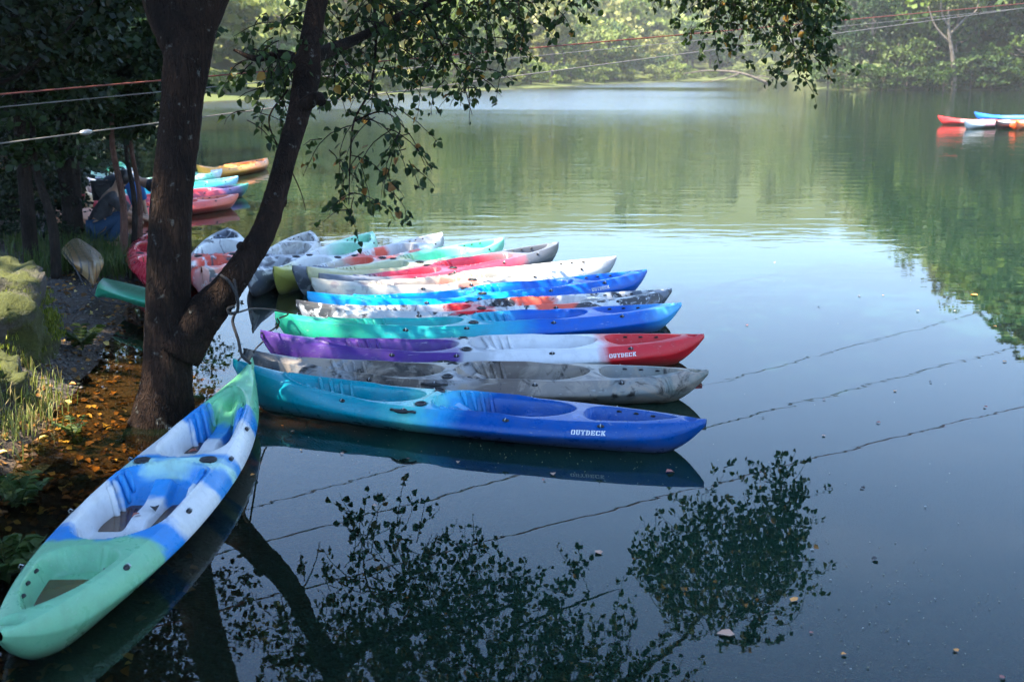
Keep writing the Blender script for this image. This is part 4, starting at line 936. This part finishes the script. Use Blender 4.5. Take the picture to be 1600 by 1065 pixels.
# ------------------------------------------------------------------ rocks, gravel, plants on the near bank
rock_m, nt, N, L, b = mat('mossy_rock')
g = nd(nt, 'ShaderNodeNewGeometry'); tc = nd(nt, 'ShaderNodeTexCoord'); n1 = noise_n(nt, tc.outputs['Object'], 2.4, 7, .65); n2 = noise_n(nt, tc.outputs['Object'], 22, 6, .7)
sn = nd(nt, 'ShaderNodeSeparateXYZ'); L.new(g.outputs['Normal'], sn.inputs[0])
rockc = mixrgb(nt, n2.outputs['Fac'], (.03, .026, .022), (.13, .115, .1)); mossc = mixrgb(nt, n2.outputs['Fac'], (.012, .022, .005), (.095, .1, .015))
mf = maprange(nt, math_n(nt, 'ADD', n1.outputs['Fac'], math_n(nt, 'MULTIPLY', sn.outputs[2], .14)), .46, .58)
L.new(mixrgb(nt, mf, rockc, mossc), b.inputs['Base Color']); b.inputs['Roughness'].default_value = .95; bump(nt, b, math_n(nt, 'ADD', n2.outputs['Fac'], mf), .9, .03)
def rock(label, loc, size, seed, rz=0, mat_=None, name='boulder', sub=5, boxy=.55):
    me = bpy.data.meshes.new(name); import bmesh as _bm
    bm = _bm.new(); _bm.ops.create_icosphere(bm, subdivisions=sub, radius=1)
    for v in bm.verts:
        n_ = v.co.normalized(); mxv = max(abs(n_.x), abs(n_.y), abs(n_.z)); p_ = n_.lerp(n_ / mxv, boxy)
        d = mnoise.fractal(p_ * 1.3 + Vector((seed * 7.1, seed, -seed)), .9, 2.1, 5)
        d += .2 * mnoise.fractal(p_ * 5.5 + Vector((seed, seed * 3, 1)), .8, 2.2, 4); p_ *= 1 + .27 * d; v.co = Vector((p_.x * size[0], p_.y * size[1], p_.z * size[2]))
    bm.to_mesh(me); bm.free(); smooth(me)
    o = link(name, me, mat_ or rock_m, None, loc); o.rotation_euler.z = rz
    if label: tag(o, label, 'rock')
    return o
rock('large mossy boulder with yellow green moss at the left edge', (-4.35, 9.0, .22), (.62, .62, .62), 1, .3)
rock('grey boulder with bare stone top behind the mossy one', (-4.95, 9.9, .35), (.62, .5, .45), 2, -.2)
rock('dark wet boulder at the foot of the mossy boulder', (-3.85, 8.05, .0), (.3, .45, .34), 3, .5)
rock('low rock half under grass at the left edge below the boulders', (-4.05, 7.5, .2), (.45, .5, .5), 4, .1)
rock('small rounded stone in the grass near the bottom left', (-3.25, 6.35, .2), (.14, .18, .14), 5, .1)
# gravel: uncounted pebbles
def scatter(n_, region, cond):
    out = []
    while len(out) < n_:
        C = np.array([region() for _ in range(n_ * 2)]); dd = sdf(C[:, 0], C[:, 1])
        out += [(x_, y_) for (x_, y_), d_ in zip(C, dd) if cond(d_, x_, y_)]
    X = np.array(out[:n_]); return np.c_[X, H(X[:, 0], X[:, 1])]
pebV = np.array([(1, 0, 0), (0, 1, 0), (-1, 0, 0), (0, -1, 0), (0, 0, .7), (0, 0, -.7)], float); pebF = np.array([(0, 1, 4), (1, 2, 4), (2, 3, 4), (3, 0, 4), (1, 0, 5), (2, 1, 5), (3, 2, 5), (0, 3, 5)])
Pp = scatter(5200, lambda: (random.uniform(-9, -3.2), random.uniform(8.4, 17)), lambda d_, x_, y_: -.25 < d_ < 3.2)
sz = RNG.uniform(.008, .024, (len(Pp), 1)) * np.array([1, 1, .7]) * RNG.uniform(.6, 1.3, (len(Pp), 3))
an = RNG.uniform(0, 6.3, len(Pp)); Vp = pebV[None] * sz[:, None]; ca_, sa_ = np.cos(an)[:, None], np.sin(an)[:, None]
Vp = np.stack([Vp[..., 0] * ca_ - Vp[..., 1] * sa_, Vp[..., 0] * sa_ + Vp[..., 1] * ca_, Vp[..., 2]], -1) + Pp[:, None] + np.array([0, 0, .008])
gm, nt, N, L, b = mat('pebbles'); g = nd(nt, 'ShaderNodeNewGeometry'); L.new(mixrgb(nt, g.outputs['Random Per Island'], (.035, .033, .03), (.17, .155, .14)), b.inputs['Base Color']); b.inputs['Roughness'].default_value = .85
tag(link('gravel', mesh_np('gravel', Vp.reshape(-1, 3), (np.arange(len(Pp))[:, None, None] * 6 + pebF[None]).reshape(-1, 3)), gm), 'grey gravel on the beach by the big trunk', 'gravel', kind='stuff')
# fallen leaves on the bank and on the muddy bottom
def litter(name, label, P, lsz, m_, tilt=.25):
    n_ = len(P); a = RNG.uniform(0, 6.3, n_); D = np.c_[np.cos(a), np.sin(a), RNG.normal(0, tilt, n_)]; Nn = np.c_[RNG.normal(0, .35, (n_, 2)), np.ones(n_)]
    V, F = leaf_mesh(P + np.array([0, 0, .012]), D, Nn, RNG.uniform(.6, 1.3, n_) * lsz, width=.36); return tag(link(name, mesh_np(name, V, F), m_), label, 'leaves', kind='stuff')
lit_m = foliage('leaf_litter', (.05, .025, .01), (.34, .16, .035), transl=.1, c3=(.55, .4, .12), f3=.12)
litter('leaf_litter', 'brown and yellow leaves sunk in the shallows and strewn on the bank', scatter(1500, lambda: (random.uniform(-6, -1.7), random.uniform(2.4, 13)), lambda d_, x_, y_: -1.15 < d_ < 1.6), .06, lit_m)
litter('sunken_leaves', 'orange brown leaves lying on the shallow bottom between bank and near kayak', scatter(750, lambda: (random.uniform(-3.6, -2.0), random.uniform(4.2, 8.4)), lambda d_, x_, y_: -.75 < d_ < .15), .055, lit_m)
# grass and weeds
def blades(P, hgt, width, spread, per):
    n_ = len(P) * per; idx = np.repeat(np.arange(len(P)), per); a = RNG.uniform(0, 6.3, n_); B0 = P[idx] + np.c_[RNG.normal(0, spread, (n_, 2)), np.zeros(n_)]
    l_ = hgt * RNG.uniform(.5, 1.25, n_)[:, None]; D = np.c_[np.cos(a), np.sin(a), np.zeros(n_)]; X = np.c_[-np.sin(a), np.cos(a), np.zeros(n_)] * width; b_ = RNG.uniform(.1, .6, n_)[:, None]
    p1 = B0 + D * l_ * b_ * .35 + np.array([0, 0, 1]) * l_ * .6; p2 = B0 + D * l_ * b_ + np.array([0, 0, 1]) * l_ * (1 - b_ * .5)
    V = np.stack([B0 - X, B0 + X, p1 + X * .7, p1 - X * .7, p2], 1).reshape(-1, 3); q = np.arange(n_)[:, None] * 5
    return V, [q + np.array([0, 1, 2, 3]), q + np.array([3, 2, 4])]
V, F = blades(scatter(900, lambda: (random.uniform(-5.5, -2.2), random.uniform(3.0, 8.6)), lambda d_, x_, y_: .02 < d_ < 1.6), .15, .004, .06, 14)
tag(link('grass', mesh_np('grass', V, F), M['grass']), 'dry yellow green grass on the steep near bank', 'grass', kind='stuff')
V, F = blades(scatter(420, lambda: (random.uniform(-11, -4.4), random.uniform(12.5, 19)), lambda d_, x_, y_: .25 < d_ < 5 and (math.sin(x_ * 2.1) + math.cos(y_ * 1.7 + x_) > .1)), .3, .006, .1, 14)
tag(link('verge_grass', mesh_np('verge_grass', V, F), M['leaf_fern']), 'green grass tufts at the back of the gravel beach', 'grass', kind='stuff')
Pm = []
for (cx, cy, cz, r1, r2, r3) in ((-4.35, 9.0, .22, .62, .62, .62), (-4.05, 7.5, .2, .45, .5, .5)):
    for _ in range(650):
        u = unit(1)[0]; u[2] = abs(u[2]) * .8; u /= max(abs(u)) * .55 + .45; Pm.append((cx + u[0] * r1, cy + u[1] * r2, cz + u[2] * r3 * .95))
V, F = blades(np.array(Pm), .05, .004, .025, 14); tag(link('moss_grass', mesh_np('moss_grass', V, F), M['moss_tuft']), 'moss and short grass tufts growing over the left boulders', 'moss', kind='stuff')
def weed(label, loc, n_, ln, lsz, seed):
    o = empty('weed', loc); tag(o, label, 'plant', 'leafy weeds on the near bank'); mb = MB(); PP, DD, SS = [], [], []
    for k in range(n_):
        a = seed + k * 2.4; d = Vector((math.cos(a) * .5, math.sin(a) * .5, 1)).normalized(); pts = catmull([(0, 0, 0), d * ln * .5, d * ln + Vector((math.cos(a), math.sin(a), -.3)) * ln * .25], 4); mb.tube(pts, .004, 5)
        for t in range(2, len(pts)):
            for sgn in (-1, 1): PP.append(tuple(pts[t])); DD.append((math.cos(a + sgn * 1.1), math.sin(a + sgn * 1.1), .1)); SS.append(lsz * random.uniform(.7, 1.2))
    link('stem', mb.mesh('stem'), M['leaf_fern'], o); V_, F_ = leaf_mesh(np.array(PP), np.array(DD), np.tile((0, 0, 1.), (len(PP), 1)) + unit(len(PP)) * .3, np.array(SS), width=.3); link('leaves', mesh_np('leaves', V_, F_), M['leaf_fern'], o)
def gl(px, py): 
    q = at_z(px, py, .1); return (q.x, q.y, hz(q.x, q.y))
weed('small bright green weed at the foot of the mossy boulder', gl(128, 535), 5, .22, .09, 1)
weed('broad leaved green weed at the left edge beside the near kayak', gl(5, 870), 6, .22, .12, 2)
weed('low green weed at the left edge above the near kayak', gl(30, 760), 6, .2, .08, 3)
weed('leafy weed overhanging the shallows', gl(112, 655), 6, .16, .04, 5)

# ------------------------------------------------------------------ cables across the cove, ropes
red_c = simple('red_cable', (.2, .055, .035), .55); grey_c = simple('grey_cable', (.2, .18, .155), .5)
def cable(label, l, r, rad, m_, clamps=()):
    A, B = at_d(l[0], l[1], l[2]), at_d(r[0], r[1], r[2]); d = B - A; A = A - d * .12; B = B + d * 5.0; d = B - A; pts = [A + d * (k / 60) ** 1.6 - Vector((0, 0, 1.1)) * 4 * ((k / 60) ** 1.6) * (1 - (k / 60) ** 1.6) * .35 for k in range(61)]
    o = empty('cable', A); tag(o, label, 'cable', 'cables strung across the cove'); mb = MB(); mb.tube([tuple(q - A) for q in pts], rad, 6); link('wire', mb.mesh('wire'), m_, o)
    for px in clamps:
        k = min(range(60), key=lambda i_: abs((pts[i_].x / max(pts[i_].y, .1)) - (px - 800) / FPX)); q = pts[k] - A; t = (pts[k + 1] - pts[k]).normalized()
        mb = MB(); mb.tube([q - t * .05, q - t * .02, q + t * .02, q + t * .05], [.012, .022, .022, .012], 8); link('clamp', mb.mesh('clamp'), M['steel'], o)
cable('upper red cable running behind the big trunk across the cove', (0, 141, 8.6), (1600, -18, 18.7), .007, red_c)
cable('middle thin grey cable strung below the red one', (0, 162, 10), (1600, -2, 29.5), .0055, grey_c, (70,))
cable('lower grey cable with a bright steel clamp left of the trunk', (0, 218, 8.8), (1600, -6, 23.6), .0065, grey_c, (130,))
def rope(label, pts, r=.008, m_=None):
    mb = MB(); P_ = catmull(pts, 8); mb.tube(P_, r, 6); return tag(link('rope', mb.mesh('rope'), m_ or M['rope']), label, 'rope', 'mooring ropes at the tree')
ko = Vector(at_z(397, 569, .36))
lb = at_d(372, 452, D0 + .05)
rope('black rope hanging from the leaning limb down to the nearest kayak', [lb + Vector((-.05, .1, .08)), lb + Vector((.0, -.09, .05)), at_d(372, 480, D0), at_d(366, 492, D0), at_d(364, 505, D0), at_d(372, 530, D0 - .05), at_d(378, 555, D0 - .08), at_d(392, 568, D0 - .1)], .011)
mb = MB(); lb2 = at_d(372, 498, D0 - .02)
rope('black rope looped round the base of the leaning limb', [at_d(345, 430, D0 - .02), at_d(358, 440, D0 - .06), at_d(370, 462, D0 - .06), at_d(371, 485, D0 - .04), at_d(360, 490, D0 - .04), at_d(356, 483, D0 - .04), at_d(366, 478, D0 - .05)], .011)
rope('thin rope from the limb to the green bowed kayak', [at_d(372, 488, D0), at_d(395, 482, 8.7), at_d(425, 484, 9.2), at_d(450, 490, 9.6), at_z(436, 497, .34)], .007)
rope('short rope between the purple and the green kayak bows', [at_z(408, 520, .36), at_z(424, 516, .25), at_z(436, 505, .3), at_z(433, 497, .36)], .007)
rope('short rope between the camouflage and the purple kayak bows', [at_z(396, 550, .34), at_z(402, 542, .28), at_z(412, 532, .28), at_z(412, 523, .35)], .007)
rope('rope tying the first two kayak bows together', [at_z(372, 563, .36), at_z(378, 556, .3), at_z(384, 547, .36)], .007)
rope('slack rope lying across the gravel over the green kayak', [at_d(100, 395, 12.3), at_d(118, 420, 11.9), at_d(135, 450, 11.5), at_d(160, 470, 11.2), at_d(195, 476, 11)], .009)

# ------------------------------------------------------------------ things afloat
fl = [(1236, 939, .075, 0), (1148, 990, .11, 1), (938, 865, .075, 1), (864, 738, .06, 1), (851, 748, .045, 3), (1040, 737, .08, 3), (1272, 857, .04, 2), (1264, 987, .04, 3), (1444, 790, .03, 2), (1322, 1020, .05, 0), (1497, 1017, .05, 0), (1562, 1058, .05, 3), (536, 709, .06, 1), (582, 788, .05, 1), (676, 793, .03, 2),
      (1398, 611, .06, 0), (1456, 596, .05, 4), (1167, 507, .06, 3), (1285, 624, .05, 3), (1288, 681, .07, 1), (1566, 564, .07, 0), (1376, 660, .06, 3), (1542, 636, .06, 3), (1280, 479, .05, 4), (1345, 462, .08, 1), (1378, 461, .05, 0), (1528, 461, .12, 0), (1551, 509, .08, 0), (1437, 486, .07, 2), (1492, 486, .06, 2), (1212, 410, .05, 0), (1224, 450, .05, 4), (1190, 651, .04, 4),
      (468, 703, .04, 0), (1030, 697, .06, 0), (716, 720, .05, 1), (640, 716, .04, 3), (460, 672, .06, 1), (440, 665, .04, 0), (398, 740, .06, 0), (1345, 760, .06, 4), (1372, 872, .07, 4), (1300, 905, .025, 2), (1390, 940, .02, 2), (1350, 980, .02, 2), (1420, 1000, .02, 2), (1330, 1045, .02, 2), (1460, 935, .02, 2)]
fm = [simple('float_orange', (.75, .3, .06), .6), simple('float_buff', (.5, .28, .18), .6), simple('float_pale', (.35, .34, .3), .6), simple('float_red', (.32, .10, .07), .6), simple('float_dark', (.04, .035, .03), .7)]
special = {0: 'bright orange fallen leaf floating near the right-hand foliage reflection', 1: 'largest buff fallen leaf floating in the lower right water', 2: 'buff leaf floating on the reflection of the middle branches', 3: 'pale leaf floating on the reflection of the front kayak', 5: 'dull red leaf in the dark reflection of the front kayak stern', 26: 'large orange leaf floating on the mirrored right-hand trees'}
cn = ['orange', 'buff', 'pale', 'dull red', 'dark']
for i, (px, py, sz_, c) in enumerate(fl):
    o = link('floating_leaf', leaf_mes[i % 6], fm[c], None, at_z(px, py, .006)); sz_ *= .72 if i in special else .55; o.scale = (sz_, sz_, sz_ * .6); o.rotation_euler = (random.uniform(-.1, .1), random.uniform(-.12, .05), random.uniform(0, 6.3))
    tag(o, special.get(i, 'small %s fallen leaf floating on the water' % cn[c]), 'leaf', 'small %s leaves afloat on the lake' % cn[c] if i not in special else None)
# specks of leaf and pollen drifting on the surface
sp_ = []
while len(sp_) < 300:
    r_ = random.random()
    if r_ < .45: px, py = random.gauss(1380, 130), random.gauss(960, 70)
    elif r_ < .7: px, py = random.uniform(420, 1080), 0; py = 640 + (px - 420) * .1 + abs(random.gauss(0, 22)) + 20
    else: px, py = random.uniform(450, 1600), random.uniform(430, 1060)
    if 0 < px < 1650 and 400 < py < 1090: sp_.append(tuple(at_z(px, py, .004)))
litter('floating_specks', 'tiny specks of leaf and pollen drifting on the water', np.array(sp_) - np.array([0, 0, .012]), .009, foliage('speck', (.16, .12, .07), (.4, .36, .26), transl=.1), .02)
# leaves fallen into the boats
for i, (kk, sx_, sy_, lab) in enumerate(((kay[0], .33, -.05, 'yellow fallen leaf in the front cockpit of the turquoise kayak'), (k0, .41, .08, 'orange fallen leaf in the forward cockpit of the near kayak'), (k0, .3, -.06, 'brown fallen leaf on the foot well of the near kayak'), (k0, .57, .03, 'dark curled leaf on the centre ridge of the near kayak'), (k0, .6, -.05, 'rust brown leaf by the rear seat of the near kayak'))):
    bpy.context.view_layer.update()
    z_ = max(float(deck_z(np.array([sx_]), np.array([sy_]))[0]), .052 if kk is k0 else 0) + .008
    o = link('fallen_leaf', leaf_mes[i], (fm[0], fm[0], fm[3], fm[4], fm[3])[i], None, kk.matrix_world @ Vector(((sx_ - .5) * KL, sy_, z_))); o.scale = (.06,) * 3; o.rotation_euler.z = i * 1.7
    tag(o, lab, 'leaf')
# far details: white boats and a fallen branch at the far shore
for i, (px, py, ln, c, lab) in enumerate([(1080, 124, 4, (.75, .2, .18), 'tiny red and white boat at the far shore'), (1095, 123, 4, (.8, .8, .8), 'tiny white boat on the far shore, rightmost of three'), (1040, 124.5, 4.5, (.5, .7, .75), 'tiny pale blue boat at the far shore, leftmost of three'), (448, 147, 3.6, (.7, .06, .04), 'tiny red boat across the lake seen through the twigs')]):
    q = at_z(px, py, 0); o = make_kayak('rowing_boat', lab, 'boat', 'boats at the far shore', kayak_mat('boat_far_%d' % i, [(0, c), (.6, [v * .9 for v in c])], seed=70 + i), q, q + Vector((3.7, .3, 0)), anchor='bow', level=0)
p0 = at_z(1205, 131, 0); mb = MB()
for c, r in (([(0, 0, -.1), (-4, 0, 1.3), (-8, 1, 1.6), (-11, 1, 1.2)], [.22, .16, .1, .05]), ([(-4, 0, 1.3), (-6, -.5, .6), (-9, -1, .1)], [.12, .08, .04]), ([(-2, 0, .7), (-1, 0, .9), (2, 0, .2)], [.1, .07, .03])):
    P_ = catmull(c, 6); mb.tube(P_, interp_r(r, len(P_)), 7, .05)
tag(link('fallen_branch', mb.mesh('fallen_branch'), M['bark_pale'], None, p0), 'pale fallen branch sticking out of the water near the far shore', 'branch')
# ------------------------------------------------------------------ haze over the lake
hm = bpy.data.materials.new('haze_air'); hm.use_nodes = True; nt = hm.node_tree; nt.nodes.clear()
pv = nt.nodes.new('ShaderNodeVolumePrincipled'); pv.inputs['Color'].default_value = (.93, .96, 1, 1); pv.inputs['Density'].default_value = .0004; pv.inputs['Anisotropy'].default_value = .0
mo = nt.nodes.new('ShaderNodeOutputMaterial'); nt.links.new(pv.outputs[0], mo.inputs['Volume'])
mb = MB(); mb.box((45, 230, 45), (800, 620, 100)); tag(link('haze', mb.mesh('haze', False), hm), 'pale haze hanging over the lake', 'haze', kind='stuff')
